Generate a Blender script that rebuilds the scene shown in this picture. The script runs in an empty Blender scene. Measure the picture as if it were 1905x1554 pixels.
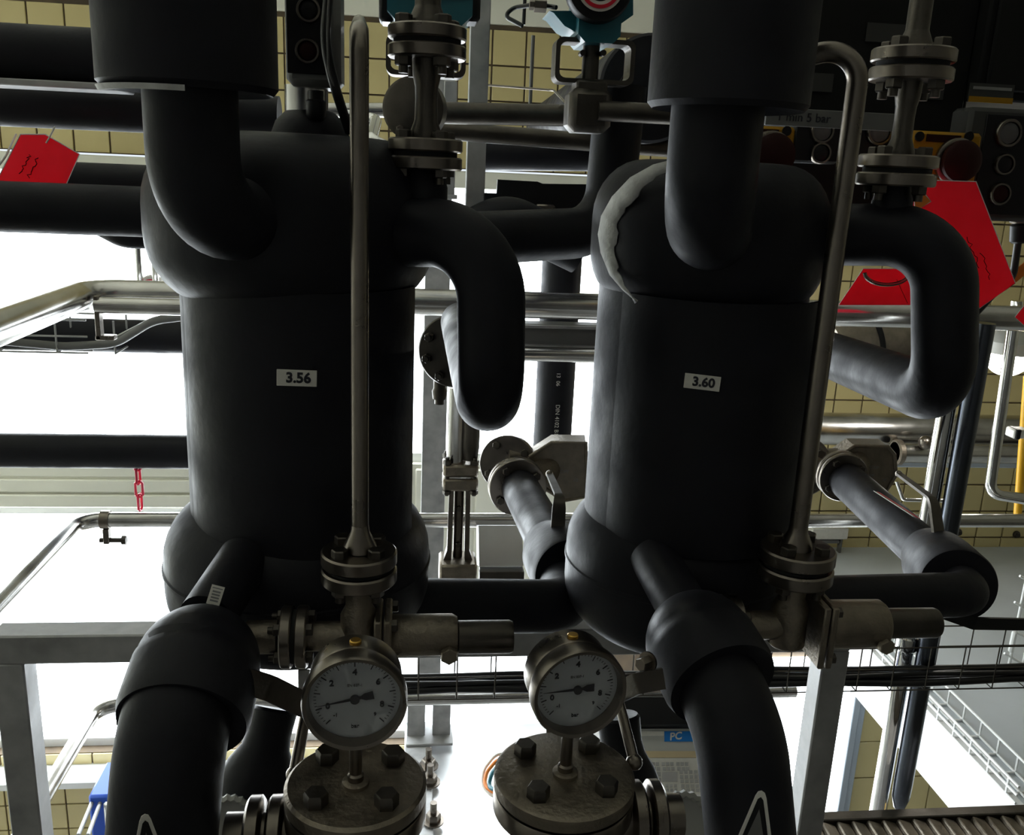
import bpy, math, random
from mathutils import Vector, Matrix

# ------------------------------------------------------------------ camera
SC = bpy.context.scene
COL = SC.collection
W, H, F = 1905.0, 1554.0, 1700.0
YAW, PITCH, ROLL = math.radians(6.6), math.radians(15.0), math.radians(2.5)
EYE = Vector((0.0, 0.0, 1.65))
FW = Vector((math.sin(YAW) * math.cos(PITCH), math.cos(YAW) * math.cos(PITCH), -math.sin(PITCH)))
R0 = Vector((math.cos(YAW), -math.sin(YAW), 0))
U0 = R0.cross(FW)
RT = R0 * math.cos(ROLL) + U0 * math.sin(ROLL)
UP = U0 * math.cos(ROLL) - R0 * math.sin(ROLL)
cam_data = bpy.data.cameras.new('camera')
cam_data.sensor_fit = 'HORIZONTAL'
cam_data.sensor_width = 36.0
cam_data.lens = 36.0 * F / W
cam_data.clip_start = 0.02
cam = bpy.data.objects.new('camera', cam_data)
COL.objects.link(cam)
cam.matrix_world = Matrix.Translation(EYE) @ Matrix((RT, UP, -FW)).transposed().to_4x4()
SC.camera = cam

# ------------------------------------------------------------------ light
SC.view_settings.view_transform = 'Standard'
SC.view_settings.look = 'None'
SC.view_settings.gamma = 1.0
SC.view_settings.use_curve_mapping = False
SC.view_settings.exposure = 0.0
WINDOW_LIGHT = 9.5      # radiance of the overcast sky behind the panes
LAMP_LIGHT = 30.0
world = bpy.data.worlds.new('sky')
SC.world = world
world.use_nodes = True
world.node_tree.nodes['Background'].inputs[0].default_value = (0.85, 0.92, 1.0, 1)
world.node_tree.nodes['Background'].inputs[1].default_value = 1.0

# ------------------------------------------------------------------ pixel helpers
def ray(px, py):
    return FW + RT * ((px - W / 2) / F) + UP * ((H / 2 - py) / F)
def P(px, py, Y):
    """point on the plane Y metres in front of the eye, seen at a pixel"""
    d = ray(px, py)
    return EYE + d * (Y / d.y)
def PZ(px, py, z):
    d = ray(px, py)
    return EYE + d * ((z - EYE.z) / d.z)
def PX(px, py, x):
    d = ray(px, py)
    return EYE + d * (x / d.x)
def proj(p):
    v = Vector(p) - EYE
    z = v.dot(FW)
    return W / 2 + F * v.dot(RT) / z, H / 2 - F * v.dot(UP) / z
def L(n, p):
    """length in metres of n pixels at point p"""
    return n * (Vector(p) - EYE).dot(FW) / F
V = Vector
X, Y_, Z = V((1, 0, 0)), V((0, 1, 0)), V((0, 0, 1))

# ------------------------------------------------------------------ materials
MATS = {}
def mat(name, col, rough=0.5, metal=0.0, noise=0.0, nscale=30.0, bump=0.0, bscale=200.0, spec=0.5, emit=0.0,
        rand=0.0, coat=0.0, stretch=None, sheen=0.0):
    m = bpy.data.materials.new(name)
    m.use_nodes = True
    nt = m.node_tree
    b = nt.nodes['Principled BSDF']
    b.inputs['Base Color'].default_value = (*col, 1)
    b.inputs['Roughness'].default_value = rough
    b.inputs['Metallic'].default_value = metal
    b.inputs['Specular IOR Level'].default_value = spec
    if coat:
        b.inputs['Coat Weight'].default_value = coat
        b.inputs['Coat Roughness'].default_value = 0.08
    if sheen:
        b.inputs['Sheen Weight'].default_value = sheen
        b.inputs['Sheen Roughness'].default_value = 0.5
    if emit:
        b.inputs['Emission Color'].default_value = (*col, 1)
        b.inputs['Emission Strength'].default_value = emit
    tc = nt.nodes.new('ShaderNodeTexCoord')
    vec = tc.outputs['Object']
    if stretch:
        mp = nt.nodes.new('ShaderNodeMapping')
        mp.inputs['Scale'].default_value = stretch
        nt.links.new(vec, mp.inputs['Vector'])
        vec = mp.outputs['Vector']
    if noise or rand:
        n = nt.nodes.new('ShaderNodeTexNoise')
        n.inputs['Scale'].default_value = nscale
        n.inputs['Detail'].default_value = 5
        nt.links.new(vec, n.inputs['Vector'])
        fac = n.outputs['Fac']
        mr = nt.nodes.new('ShaderNodeMapRange')
        mr.inputs['From Min'].default_value = 0.3
        mr.inputs['From Max'].default_value = 0.7
        mr.inputs['To Min'].default_value = 1 - noise
        mr.inputs['To Max'].default_value = 1 + noise
        nt.links.new(fac, mr.inputs['Value'])
        val = mr.outputs['Result']
        if rand:
            oi = nt.nodes.new('ShaderNodeObjectInfo')
            m2 = nt.nodes.new('ShaderNodeMapRange')
            m2.inputs['To Min'].default_value = 1 - rand
            m2.inputs['To Max'].default_value = 1 + rand
            nt.links.new(oi.outputs['Random'], m2.inputs['Value'])
            mu = nt.nodes.new('ShaderNodeMath'); mu.operation = 'MULTIPLY'
            nt.links.new(val, mu.inputs[0]); nt.links.new(m2.outputs['Result'], mu.inputs[1])
            val = mu.outputs[0]
        vm = nt.nodes.new('ShaderNodeVectorMath'); vm.operation = 'SCALE'
        vm.inputs[0].default_value = col
        nt.links.new(val, vm.inputs['Scale'])
        nt.links.new(vm.outputs['Vector'], b.inputs['Base Color'])
        rr = nt.nodes.new('ShaderNodeMath'); rr.operation = 'MULTIPLY'
        rr.inputs[1].default_value = rough
        nt.links.new(mr.outputs['Result'], rr.inputs[0])
        nt.links.new(rr.outputs[0], b.inputs['Roughness'])
    if bump:
        n2 = nt.nodes.new('ShaderNodeTexNoise')
        n2.inputs['Scale'].default_value = bscale
        n2.inputs['Detail'].default_value = 4
        nt.links.new(vec, n2.inputs['Vector'])
        bp = nt.nodes.new('ShaderNodeBump')
        bp.inputs['Strength'].default_value = bump
        bp.inputs['Distance'].default_value = 0.004
        nt.links.new(n2.outputs['Fac'], bp.inputs['Height'])
        nt.links.new(bp.outputs['Normal'], b.inputs['Normal'])
    MATS[name] = m
    return m
mat('rubber', (0.0118, 0.0118, 0.0158), 0.52, noise=0.25, nscale=14, bump=0.12, bscale=90, spec=0.20)
mat('rubber_cut', (0.62, 0.62, 0.60), 0.9, noise=0.25, nscale=40, bump=0.5, bscale=120)
mat('black_plastic', (0.008, 0.008, 0.009), 0.4, spec=0.25)
mat('cable', (0.010, 0.010, 0.011), 0.35)
mat('steel', (0.21, 0.185, 0.158), 0.30, 1.0, noise=0.14, nscale=25, bump=0.03, bscale=150)
mat('pipe_steel', (0.55, 0.54, 0.52), 0.22, 1.0, noise=0.16, nscale=12)
mat('cast_steel', (0.26, 0.225, 0.18), 0.48, 1.0, noise=0.2, nscale=40, bump=0.35, bscale=160)
mat('dull_steel', (0.10, 0.09, 0.078), 0.42, 1.0, noise=0.2, nscale=30, bump=0.1)
mat('chrome', (0.75, 0.75, 0.74), 0.10, 1.0, noise=0.08, nscale=20)
mat('galvanised', (0.42, 0.42, 0.42), 0.55, 0.55, noise=0.25, nscale=18, bump=0.05)
mat('gasket', (0.008, 0.008, 0.008), 0.8)
mat('cream', (0.78, 0.77, 0.66), 0.5, noise=0.05, nscale=4)
mat('white_paint', (0.86, 0.87, 0.86), 0.5, noise=0.04, nscale=6)
mat('grey_paint', (0.40, 0.45, 0.50), 0.45, noise=0.06, nscale=6)
mat('tile', (0.62, 0.52, 0.25), 0.18, noise=0.05, nscale=3, rand=0.06, coat=0.3)
mat('grout', (0.16, 0.12, 0.08), 0.9, noise=0.3, nscale=12)
mat('floor_paint', (0.58, 0.62, 0.65), 0.42, noise=0.12, nscale=2.2, bump=0.05, bscale=20)
mat('concrete', (0.10, 0.095, 0.09), 0.8, noise=0.2, nscale=3)
mat('back_wall', (0.30, 0.28, 0.22), 0.8, noise=0.08, nscale=3)
mat('dark_wall', (0.17, 0.163, 0.15), 0.9)
mat('pale_concrete', (0.45, 0.44, 0.42), 0.8, noise=0.15, nscale=3)
mat('ceiling_paint', (0.66, 0.64, 0.54), 0.8)
mat('red_plastic', (0.85, 0.03, 0.09), 0.35)
mat('dark_red', (0.02, 0.003, 0.0025), 0.5, spec=0.15)
mat('yellow_pipe', (0.80, 0.42, 0.02), 0.35)
mat('orange', (0.75, 0.20, 0.015), 0.5)
mat('teal', (0.010, 0.13, 0.17), 0.40, noise=0.08, nscale=20, coat=0.2)
mat('yellow', (0.32, 0.165, 0.008), 0.5, spec=0.2)  # ochre darkened: shade on the switch boxes is put into the colour
mat('dim_plate', (0.045, 0.045, 0.043), 0.6, spec=0.2)  # darker copy of box grey; the upper right's shade is in the colour
mat('dark_metal', (0.10, 0.11, 0.13), 0.25, 1.0, noise=0.1, nscale=10)
mat('blue', (0.02, 0.10, 0.62), 0.4)
mat('sky_blue', (0.01, 0.20, 0.62), 0.4)
mat('label', (0.72, 0.70, 0.64), 0.55, noise=0.05, nscale=60)
mat('ink', (0.012, 0.012, 0.02), 0.6)
mat('print_grey', (0.22, 0.22, 0.22), 0.7)
mat('dial', (0.80, 0.83, 0.86), 0.5)
mat('brass', (0.60, 0.36, 0.08), 0.35, 1.0)
mat('cabinet', (0.007, 0.007, 0.007), 0.6, spec=0.2, noise=0.06, nscale=8)
mat('box_grey', (0.13, 0.13, 0.125), 0.5, noise=0.06, nscale=10)
mat('casing', (0.50, 0.50, 0.47), 0.5)
mat('beige', (0.62, 0.50, 0.30), 0.5)
mat('key_grey', (0.42, 0.41, 0.40), 0.5)
mat('button_white', (0.10, 0.10, 0.10), 0.5, spec=0.2)
mat('silver_edge', (0.75, 0.75, 0.75), 0.4)
mat('table_steel', (0.78, 0.79, 0.80), 0.32, 0.75, noise=0.12, nscale=4)
mat('pane', (0.88, 0.95, 1.0), 0.5, emit=WINDOW_LIGHT)
mat('lamp_glass', (1.0, 0.97, 0.9), 0.5, emit=LAMP_LIGHT)
def glass(name):
    m = bpy.data.materials.new(name); m.use_nodes = True
    nt = m.node_tree; nt.nodes.remove(nt.nodes['Principled BSDF'])
    t = nt.nodes.new('ShaderNodeBsdfTransparent'); g = nt.nodes.new('ShaderNodeBsdfGlossy')
    g.inputs['Roughness'].default_value = 0.03
    mx = nt.nodes.new('ShaderNodeMixShader')
    mx.inputs[0].default_value = 0.06
    nt.links.new(t.outputs[0], mx.inputs[1]); nt.links.new(g.outputs[0], mx.inputs[2])
    nt.links.new(mx.outputs[0], nt.nodes['Material Output'].inputs[0])
    MATS[name] = m
glass('glass')
def thin_card(name, col):
    m = bpy.data.materials.new(name); m.use_nodes = True
    nt = m.node_tree; b = nt.nodes['Principled BSDF']
    b.inputs['Base Color'].default_value = (*col, 1); b.inputs['Roughness'].default_value = 0.4
    tr = nt.nodes.new('ShaderNodeBsdfTranslucent'); mx = nt.nodes.new('ShaderNodeMixShader')
    n = nt.nodes.new('ShaderNodeTexNoise'); n.inputs['Scale'].default_value = 18
    tc = nt.nodes.new('ShaderNodeTexCoord'); nt.links.new(tc.outputs['Object'], n.inputs['Vector'])
    hs = nt.nodes.new('ShaderNodeMix'); hs.data_type = 'RGBA'
    hs.inputs['A'].default_value = (*col, 1); hs.inputs['B'].default_value = (min(1, col[0] * 1.1), col[1] + .03, col[2] + .05, 1)
    nt.links.new(n.outputs['Fac'], hs.inputs['Factor'])
    nt.links.new(hs.outputs['Result'], tr.inputs['Color']); nt.links.new(hs.outputs['Result'], b.inputs['Base Color'])
    mx.inputs[0].default_value = 0.45
    nt.links.new(b.outputs[0], mx.inputs[1]); nt.links.new(tr.outputs[0], mx.inputs[2])
    nt.links.new(mx.outputs[0], nt.nodes['Material Output'].inputs[0])
    MATS[name] = m
thin_card('red_card', (0.80, 0.014, 0.045))

# ------------------------------------------------------------------ mesh builder
def frame(axis, hint=None):
    a = V(axis).normalized()
    h = V(hint) if hint is not None else (Z if abs(a.z) < 0.9 else X)
    u = (h - a * h.dot(a)).normalized()
    return a, u, a.cross(u)
def fillet(pts, r, n=8):
    """polyline with its inner corners rounded to arcs of radius r"""
    pts = [V(p) for p in pts]
    rs = r if isinstance(r, (list, tuple)) else [r] * len(pts)
    out = [pts[0]]
    for i in range(1, len(pts) - 1):
        a, b, c = pts[i - 1], pts[i], pts[i + 1]
        d1, d2 = (a - b).normalized(), (c - b).normalized()
        ang = d1.angle(d2)
        if ang > 3.10:
            out.append(b); continue
        t = min(rs[i] / math.tan(ang / 2), 0.49 * (a - b).length if i > 1 else 0.98 * (a - b).length,
                0.49 * (c - b).length if i < len(pts) - 2 else 0.98 * (c - b).length)
        rr = t * math.tan(ang / 2)
        ce = b + (d1 + d2).normalized() * (rr / math.sin(ang / 2))
        p0, p1 = b + d1 * t, b + d2 * t
        v0, v1 = p0 - ce, p1 - ce
        th = v0.angle(v1)
        for k in range(n + 1):
            s = k / n
            out.append(ce + (v0 * math.sin((1 - s) * th) + v1 * math.sin(s * th)) / math.sin(th))
    out.append(pts[-1])
    return out
class MB:
    def __init__(s): s.v, s.f = [], []
    def add(s, vs, fs):
        o = len(s.v); s.v += [V(p) for p in vs]; s.f += [[i + o for i in f] for f in fs]; return s
    def tube(s, path, r, n=20, caps=True):
        path = [V(p) for p in path]
        m = len(path)
        rs = r if isinstance(r, (list, tuple)) else [r] * m
        tang = []
        for i in range(m):
            a, b = path[max(i - 1, 0)], path[min(i + 1, m - 1)]
            tang.append((b - a).normalized())
        _, u, _ = frame(tang[0])
        vs, fs = [], []
        for i in range(m):
            t = tang[i]
            u = (u - t * u.dot(t)).normalized(); w = t.cross(u)
            for k in range(n):
                a = 2 * math.pi * k / n
                vs.append(path[i] + (u * math.cos(a) + w * math.sin(a)) * rs[i])
        for i in range(m - 1):
            for k in range(n):
                k2 = (k + 1) % n
                fs.append((i * n + k, i * n + k2, (i + 1) * n + k2, (i + 1) * n + k))
        if caps:
            fs.append(tuple(reversed(range(n)))); fs.append(tuple(range((m - 1) * n, m * n)))
        return s.add(vs, fs)
    def lathe(s, prof, o, axis=Z, n=40, hint=None, a0=0.0, a1=None, cap=True):
        """prof: list of (radius, height along axis)"""
        a, u, w = frame(axis, hint)
        o = V(o); full = a1 is None
        cnt = n if full else n + 1
        vs, fs = [], []
        for r, h in prof:
            for k in range(cnt):
                t = a0 + ((2 * math.pi if full else a1 - a0) * k / n)
                vs.append(o + a * h + (u * math.cos(t) + w * math.sin(t)) * max(r, 1e-5))
        m = len(prof)
        for i in range(m - 1):
            for k in range(n):
                k2 = (k + 1) % cnt if full else k + 1
                fs.append((i * cnt + k, i * cnt + k2, (i + 1) * cnt + k2, (i + 1) * cnt + k))
        if full and cap:
            if prof[0][0] > 1e-4: fs.append(tuple(reversed(range(cnt))))
            if prof[-1][0] > 1e-4: fs.append(tuple(range((m - 1) * cnt, m * cnt)))
        return s.add(vs, fs)
    def cyl(s, a, b, r, n=24, bev=0.0):
        a, b = V(a), V(b); d = b - a; h = d.length
        if bev:
            return s.lathe([(r - bev, 0), (r, bev), (r, h - bev), (r - bev, h)], a, d, n)
        return s.lathe([(r, 0), (r, h)], a, d, n)
    def box(s, c, size, ax=None, bev=0.0):
        c = V(c); ux, uy, uz = ax if ax else (X, Y_, Z)
        hx, hy, hz = [q / 2 for q in size]
        if bev:
            b = min(bev, hx * .9, hy * .9, hz * .9)
            vs, idx = [], {}
            def pt(sx, sy, sz, k):
                key = (sx, sy, sz, k)
                if key not in idx:
                    q = [sx * (hx - (0 if k == 0 else b)), sy * (hy - (0 if k == 1 else b)), sz * (hz - (0 if k == 2 else b))]
                    idx[key] = len(vs); vs.append(c + ux * q[0] + uy * q[1] + uz * q[2])
                return idx[key]
            fs = []
            for sg in (1, -1):
                fs.append([pt(sg, 1, 1, 0), pt(sg, -1, 1, 0), pt(sg, -1, -1, 0), pt(sg, 1, -1, 0)][::-sg])
                fs.append([pt(1, sg, 1, 1), pt(-1, sg, 1, 1), pt(-1, sg, -1, 1), pt(1, sg, -1, 1)][::sg])
                fs.append([pt(1, 1, sg, 2), pt(-1, 1, sg, 2), pt(-1, -1, sg, 2), pt(1, -1, sg, 2)][::-sg] if sg > 0 else [pt(1, 1, sg, 2), pt(-1, 1, sg, 2), pt(-1, -1, sg, 2), pt(1, -1, sg, 2)])
            for a in (1, -1):
                for d in (1, -1):
                    fs.append([pt(a, d, 1, 0), pt(a, d, -1, 0), pt(a, d, -1, 1), pt(a, d, 1, 1)])
                    fs.append([pt(a, 1, d, 0), pt(a, -1, d, 0), pt(a, -1, d, 2), pt(a, 1, d, 2)])
                    fs.append([pt(1, a, d, 1), pt(-1, a, d, 1), pt(-1, a, d, 2), pt(1, a, d, 2)])
                    for e in (1, -1):
                        fs.append([pt(a, d, e, 0), pt(a, d, e, 1), pt(a, d, e, 2)])
            return s.add(vs, fs)
        vs = [c + ux * (sx * hx) + uy * (sy * hy) + uz * (sz * hz) for sx in (-1, 1) for sy in (-1, 1) for sz in (-1, 1)]
        return s.add(vs, [(0, 1, 3, 2), (4, 6, 7, 5), (0, 4, 5, 1), (2, 3, 7, 6), (0, 2, 6, 4), (1, 5, 7, 3)])
    def span(s, lo, hi, bev=0.0):
        lo, hi = V(lo), V(hi)
        return s.box((lo + hi) / 2, hi - lo, None, bev)
    def bar(s, a, b, w, h, hint=Z, bev=0.0):
        """square bar from a to b, w across, h along the hint"""
        a, b = V(a), V(b)
        d, u, v = frame(b - a, hint)
        return s.box((a + b) / 2, ((b - a).length, w, h), (d, v, u), bev)
    def prism(s, poly, d):
        """polygon points extruded by the vector d"""
        poly = [V(p) for p in poly]; n = len(poly); d = V(d)
        vs = poly + [p + d for p in poly]
        fs = [tuple(range(n)), tuple(reversed(range(n, 2 * n)))]
        fs += [(i, i + n, (i + 1) % n + n, (i + 1) % n) for i in range(n)]
        return s.add(vs, fs)
    def ribbon(s, path, w, t, side):
        """flat bar: follows path, width w along side, thickness t"""
        path = [V(p) for p in path]; side = V(side).normalized(); m = len(path)
        ws = w if isinstance(w, (list, tuple)) else [w] * m
        vs, fs = [], []
        for i, p in enumerate(path):
            tg = (path[min(i + 1, m - 1)] - path[max(i - 1, 0)]).normalized()
            sd = (side - tg * side.dot(tg)).normalized(); nn = tg.cross(sd)
            for a, b in ((-1, -1), (1, -1), (1, 1), (-1, 1)):
                vs.append(p + sd * (a * ws[i] / 2) + nn * (b * t / 2))
        for i in range(m - 1):
            for k in range(4):
                k2 = (k + 1) % 4
                fs.append((i * 4 + k, i * 4 + k2, i * 4 + 4 + k2, i * 4 + 4 + k))
        fs += [(3, 2, 1, 0), tuple(range(4 * m - 4, 4 * m))]
        return s.add(vs, fs)
    def ball(s, c, r, n=20, k=10, squash=1.0, axis=Z):
        return s.lathe([(r * math.sin(math.pi * i / k), -r * squash * math.cos(math.pi * i / k)) for i in range(k + 1)], c, axis, n)
    def mesh(s, name, base):
        me = bpy.data.meshes.new(name)
        me.from_pydata([tuple(v - base) for v in s.v], [], s.f)
        import bmesh
        bm = bmesh.new(); bm.from_mesh(me)
        bmesh.ops.recalc_face_normals(bm, faces=bm.faces)
        bm.to_mesh(me); bm.free()
        me.polygons.foreach_set('use_smooth', [True] * len(me.polygons))
        me.set_sharp_from_angle(angle=math.radians(38))
        return me

BASE = {}
def thing(name, label, cat, loc, group=None):
    o = bpy.data.objects.new(name, None)
    o.empty_display_size = 0.02
    o.location = V(loc); COL.objects.link(o)
    BASE[o.name] = V(loc)
    o['label'] = label; o['category'] = cat
    if group: o['group'] = group
    return o
def part(parent, name, mb, m, label=None):
    base = BASE[parent.name]
    o = bpy.data.objects.new(name, mb.mesh(name, base))
    o.data.materials.append(MATS[m]); COL.objects.link(o)
    o.parent = parent
    BASE[o.name] = base
    if label: o['label'] = label
    return o
def solo(name, mb, m, label, cat, group=None, kind=None):
    c = V((sum(v.x for v in mb.v), sum(v.y for v in mb.v), sum(v.z for v in mb.v))) / len(mb.v)
    c.z = min(v.z for v in mb.v)
    o = bpy.data.objects.new(name, mb.mesh(name, c))
    o.location = c; BASE[o.name] = c
    o.data.materials.append(MATS[m]); COL.objects.link(o)
    BASE[o.name] = c
    if label: o['label'] = label
    if cat: o['category'] = cat
    if group: o['group'] = group
    if kind: o['kind'] = kind
    return o
def struct(name, mb, m):
    return solo(name, mb, m, None, None, kind='structure')
def text_mesh(body, size, origin, xd, yd, base, depth=0.0004, align='CENTER', shear=0.0, bold=0.0):
    cu = bpy.data.curves.new('writing', 'FONT')
    cu.body = body; cu.size = size; cu.align_x = align; cu.align_y = 'CENTER'
    cu.extrude = depth; cu.shear = shear; cu.offset = bold; cu.resolution_u = 3
    tmp = bpy.data.objects.new('writing', cu); COL.objects.link(tmp)
    bpy.context.view_layer.update()
    me = bpy.data.meshes.new_from_object(tmp.evaluated_get(bpy.context.evaluated_depsgraph_get()))
    bpy.data.objects.remove(tmp); bpy.data.curves.remove(cu)
    xd, yd = V(xd).normalized(), V(yd).normalized()
    mt = Matrix((xd, yd, xd.cross(yd))).transposed().to_4x4()
    mt.translation = V(origin) - base
    me.transform(mt)
    return me
def writing(parent, body, size, origin, xd, yd, m='ink', name='lettering', **k):
    base = BASE[parent.name]
    me = text_mesh(body, size, origin, xd, yd, base, **k)
    o = bpy.data.objects.new(name, me); me.materials.append(MATS[m]); COL.objects.link(o)
    o.parent = parent; BASE[o.name] = base
    return o
def hexhead(mb, p, axis, r, h):
    a = V(axis).normalized()
    return mb.lathe([(r, 0), (r, h * .85), (r * .86, h)], p, a, 6)
def flange_pair(parent, c, axis, r, t, gap, nb=4, br=0.72, m='steel', phase=0.4, studs=True, head=None, low=True):
    """two flanges with a gasket and bolts; c is the middle of the joint"""
    a, u, w = frame(axis)
    c = V(c)
    bv = t * .12
    for sg in (1, -1):
        part(parent, 'flange', MB().lathe([(r - bv, gap / 2), (r, gap / 2 + bv), (r, gap / 2 + t - bv), (r - bv, gap / 2 + t)], c, a * sg, 44), m)
    part(parent, 'gasket', MB().lathe([(r * .86, -gap / 2), (r * .86, gap / 2)], c, a, 32), 'gasket')
    hr = head or r * .16
    for k in range(nb):
        an = phase + 2 * math.pi * k / nb
        q = c + (u * math.cos(an) + w * math.sin(an)) * (r * br)
        mb = MB()
        hexhead(mb, q + a * (gap / 2 + t), a, hr, hr * 1.0)
        if low:
            hexhead(mb, q - a * (gap / 2 + t), -a, hr, hr * 1.0)
            mb.cyl(q - a * (gap / 2 + t + hr * .9), q - a * (gap / 2 + t + hr * 1.8), hr * .55, 10)
        mb.cyl(q - a * (gap / 2 + t), q + a * (gap / 2 + t), hr * .5, 10)
        part(parent, 'bolt', mb, 'dull_steel')

# ================================================================== SETTING
WY = 4.3                                   # face of the tiled wall with the windows
LIN, TOPB, SILL, TRA0, TRA1 = 1.655, 2.262, -1.34, 0.0, 0.235
WXR = 0.96                                 # right end of the window band
XL, XR, YB, ZF, ZC = -3.2, 4.2, -1.2, -2.7, 3.4
SLAB, EDGE = -0.2, 1.935                    # upper floor beyond the opening, and its free edge
TS, JT = 0.15, 0.0075
mb = MB()
mb.span((XL, WY + .012, SILL - 4), (XR, WY + .25, SILL)).span((XL, WY + .012, LIN), (XR, WY + .25, ZC))
mb.span((WXR, WY + .012, SILL), (XR, WY + .25, LIN))
wall_back = struct('wall_back', mb, 'grout')
wall_back_paint = struct('trim_1', MB().span((XL, WY - .012, TOPB + .012), (XR, WY + .02, ZC)), 'cream')
struct('trim_2', MB().span((XL, WY - .03, LIN - .085), (WXR + .1, WY + .1, LIN - .008), .004), 'cream')
struct('wall_left', MB().span((XL - .2, YB, ZF), (XL, WY + .25, ZC)), 'cream')
struct('wall_right', MB().span((XR, YB, ZF), (XR + .2, WY + .25, ZC)), 'back_wall')
struct('wall_front', MB().span((XL, YB - .2, ZF), (XR, YB, ZC)), 'dark_wall')
struct('ceiling', MB().span((XL, YB, ZC), (XR, WY + .25, ZC + .2)), 'ceiling_paint')
struct('floor', MB().span((EDGE, 2.25, SLAB - .22), (XR, WY + .1, SLAB)), 'floor_paint')
struct('floor_lower', MB().span((XL, YB, ZF - .2), (XR, WY + .25, ZF)), 'pale_concrete')
struct('floor_near', MB().span((XL, YB, -.12), (XR, 1.80, 0)), 'dark_wall')
struct('trim_3', MB().span((EDGE - .03, 2.25, SLAB - .25), (EDGE, WY, SLAB + .004), .004), 'white_paint')

# tiles on the wall with the windows
tile_mb = MB().box((0, 0, 0), (TS - JT, .012, TS - JT), None, .0018)
tile_me = tile_mb.mesh('tile', V((0, 0, 0)))
tile_me.materials.append(MATS['tile'])
SEEN = [(0, 0, 190, 60), (0, 235, 285, 305), (630, 25, 1215, 345), (1190, 220, 1270, 305), (1760, 0, 1830, 250),
        (1840, 390, 1905, 570), (1465, 690, 1905, 1020), (0, 1375, 215, 1554), (735, 1375, 965, 1450)]
singles, rest = [], []
xo = P(916.5, 80, WY).x
def tiles(x0, x1, z0, z1, zo):
    i = math.ceil((x0 - xo) / TS - .02)
    while xo + (i + 1) * TS <= x1 + .01:
        j = math.ceil((z0 - zo) / TS - .05)
        while zo + (j + 1) * TS <= z1 + .02:
            c = V((xo + (i + .5) * TS, WY + .006, zo + (j + .5) * TS))
            q = proj(c)
            hit = any(a - 28 < q[0] < d + 28 and b - 28 < q[1] < e + 28 for a, b, d, e in SEEN)
            (singles if hit else rest).append(c)
            j += 1
        i += 1
tiles(XL, XR, LIN, TOPB, LIN)
tiles(WXR, XR, SLAB - .12, LIN, LIN - 13 * TS)
tiles(XL, XR, ZF, SILL, SILL - 9 * TS)
singles.sort(key=lambda c: (c - EYE).length)
for c in singles[300:]: rest.append(c)
for c in singles[:300]:
    o = bpy.data.objects.new('tile', tile_me); COL.objects.link(o)
    o.parent = wall_back; o.location = c - BASE[wall_back.name]
mb = MB()
for c in rest: mb.box(c, (TS - JT, .012, TS - JT))
o = part(wall_back, 'tiling', mb, 'tile'); o['kind'] = 'stuff'

# windows: frames with glowing overcast daylight in frosted panes
def window(name, x0, x1, z0, z1, cols, rows=1, fr=.045):
    y = WY + .07
    mb = MB()
    mb.span((x0, y, z0), (x1, y + .06, z0 + fr)).span((x0, y, z1 - fr), (x1, y + .06, z1))
    for i in range(cols + 1):
        xx = x0 + (x1 - x0 - fr) * i / cols
        mb.span((xx, y, z0), (xx + fr, y + .06, z1))
    w = struct(name, mb, 'white_paint')
    for i in range(cols):
        a = x0 + (x1 - x0 - fr) * i / cols + fr; b = x0 + (x1 - x0 - fr) * (i + 1) / cols
        part(w, 'pane', MB().span((a, y + .025, z0 + fr), (b, y + .031, z1 - fr)), 'pane')
    return w
window('window_1', XL, -.62, TRA1, LIN - .01, 1)
window('window_2', -.62, WXR, TRA1, LIN - .01, 1)
window('window_3', XL, -.3, SILL + .0, TRA0, 1)
window('window_4', -.3, WXR, SILL + .0, -.42, 1)
struct('trim_4', MB().span((XL, WY - .15, SILL - .10), (WXR, WY + .1, SILL - .06), .004), 'white_paint')  # tiled sill; plain white stands for the sunlight that bleaches it
# transom band between upper and lower windows, with raised panels
tr = struct('trim_5', MB().span((XL, WY + .03, TRA0 - .0), (-.3, WY + .12, TRA1)).span((-.3, WY + .03, -.42), (WXR, WY + .12, TRA1)), 'cream')
for k, (za, zb) in enumerate(((TRA0 + .01, TRA0 + .075), (TRA0 + .085, TRA0 + .15), (TRA0 + .16, TRA1 - .005))):
    part(tr, 'moulding', MB().span((XL, WY + .005 + k * .008, za), (-.3, WY + .04, zb), .006), 'cream')
for k in range(4):
    xa = -.27 + k * .30
    for za, zb in ((-.40, -.10), (-.08, .215)):
        part(tr, 'panel', MB().span((xa, WY + .015, za), (xa + .275, WY + .05, zb), .008), 'cream')

# lower level: tiled wall under the upper floor, with an added glowing sheet as its bright opening
LY = 3.6
lw = struct('wall_lower', MB().span((1.30, LY + .012, ZF), (XR, LY + .2, SLAB - .22)), 'grout')
T2 = .2
big = MB().box((0, 0, 0), (T2 - .006, .012, T2 - .006), None, .002).mesh('tile', V((0, 0, 0)))
big.materials.append(MATS['tile'])
xd = P(1588, 1400, LY).x
n2 = 0
for i in range(9):
    for j in range(11):
        c = V((xd + .02 + (i + .5) * T2, LY + .006, SLAB - .30 - (j + .5) * T2))
        if c.z < ZF + .1: continue
        o = bpy.data.objects.new('tile', big); COL.objects.link(o)
        o.parent = lw; o.location = c - BASE[lw.name]
w5 = struct('added_glow_window', MB().span((xd - .07, LY - .06, ZF), (xd - .035, LY + .03, SLAB - .22), .004).span((xd - .033, LY - .045, ZF), (xd, LY + .03, SLAB - .22), .004), 'grey_paint')
part(w5, 'pane', MB().span((1.22, LY - .01, ZF + .3), (xd - .07, LY, SLAB - .24)), 'pane')  # added emitter, no real window; whitens the opening and lights the lower tiles
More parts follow.
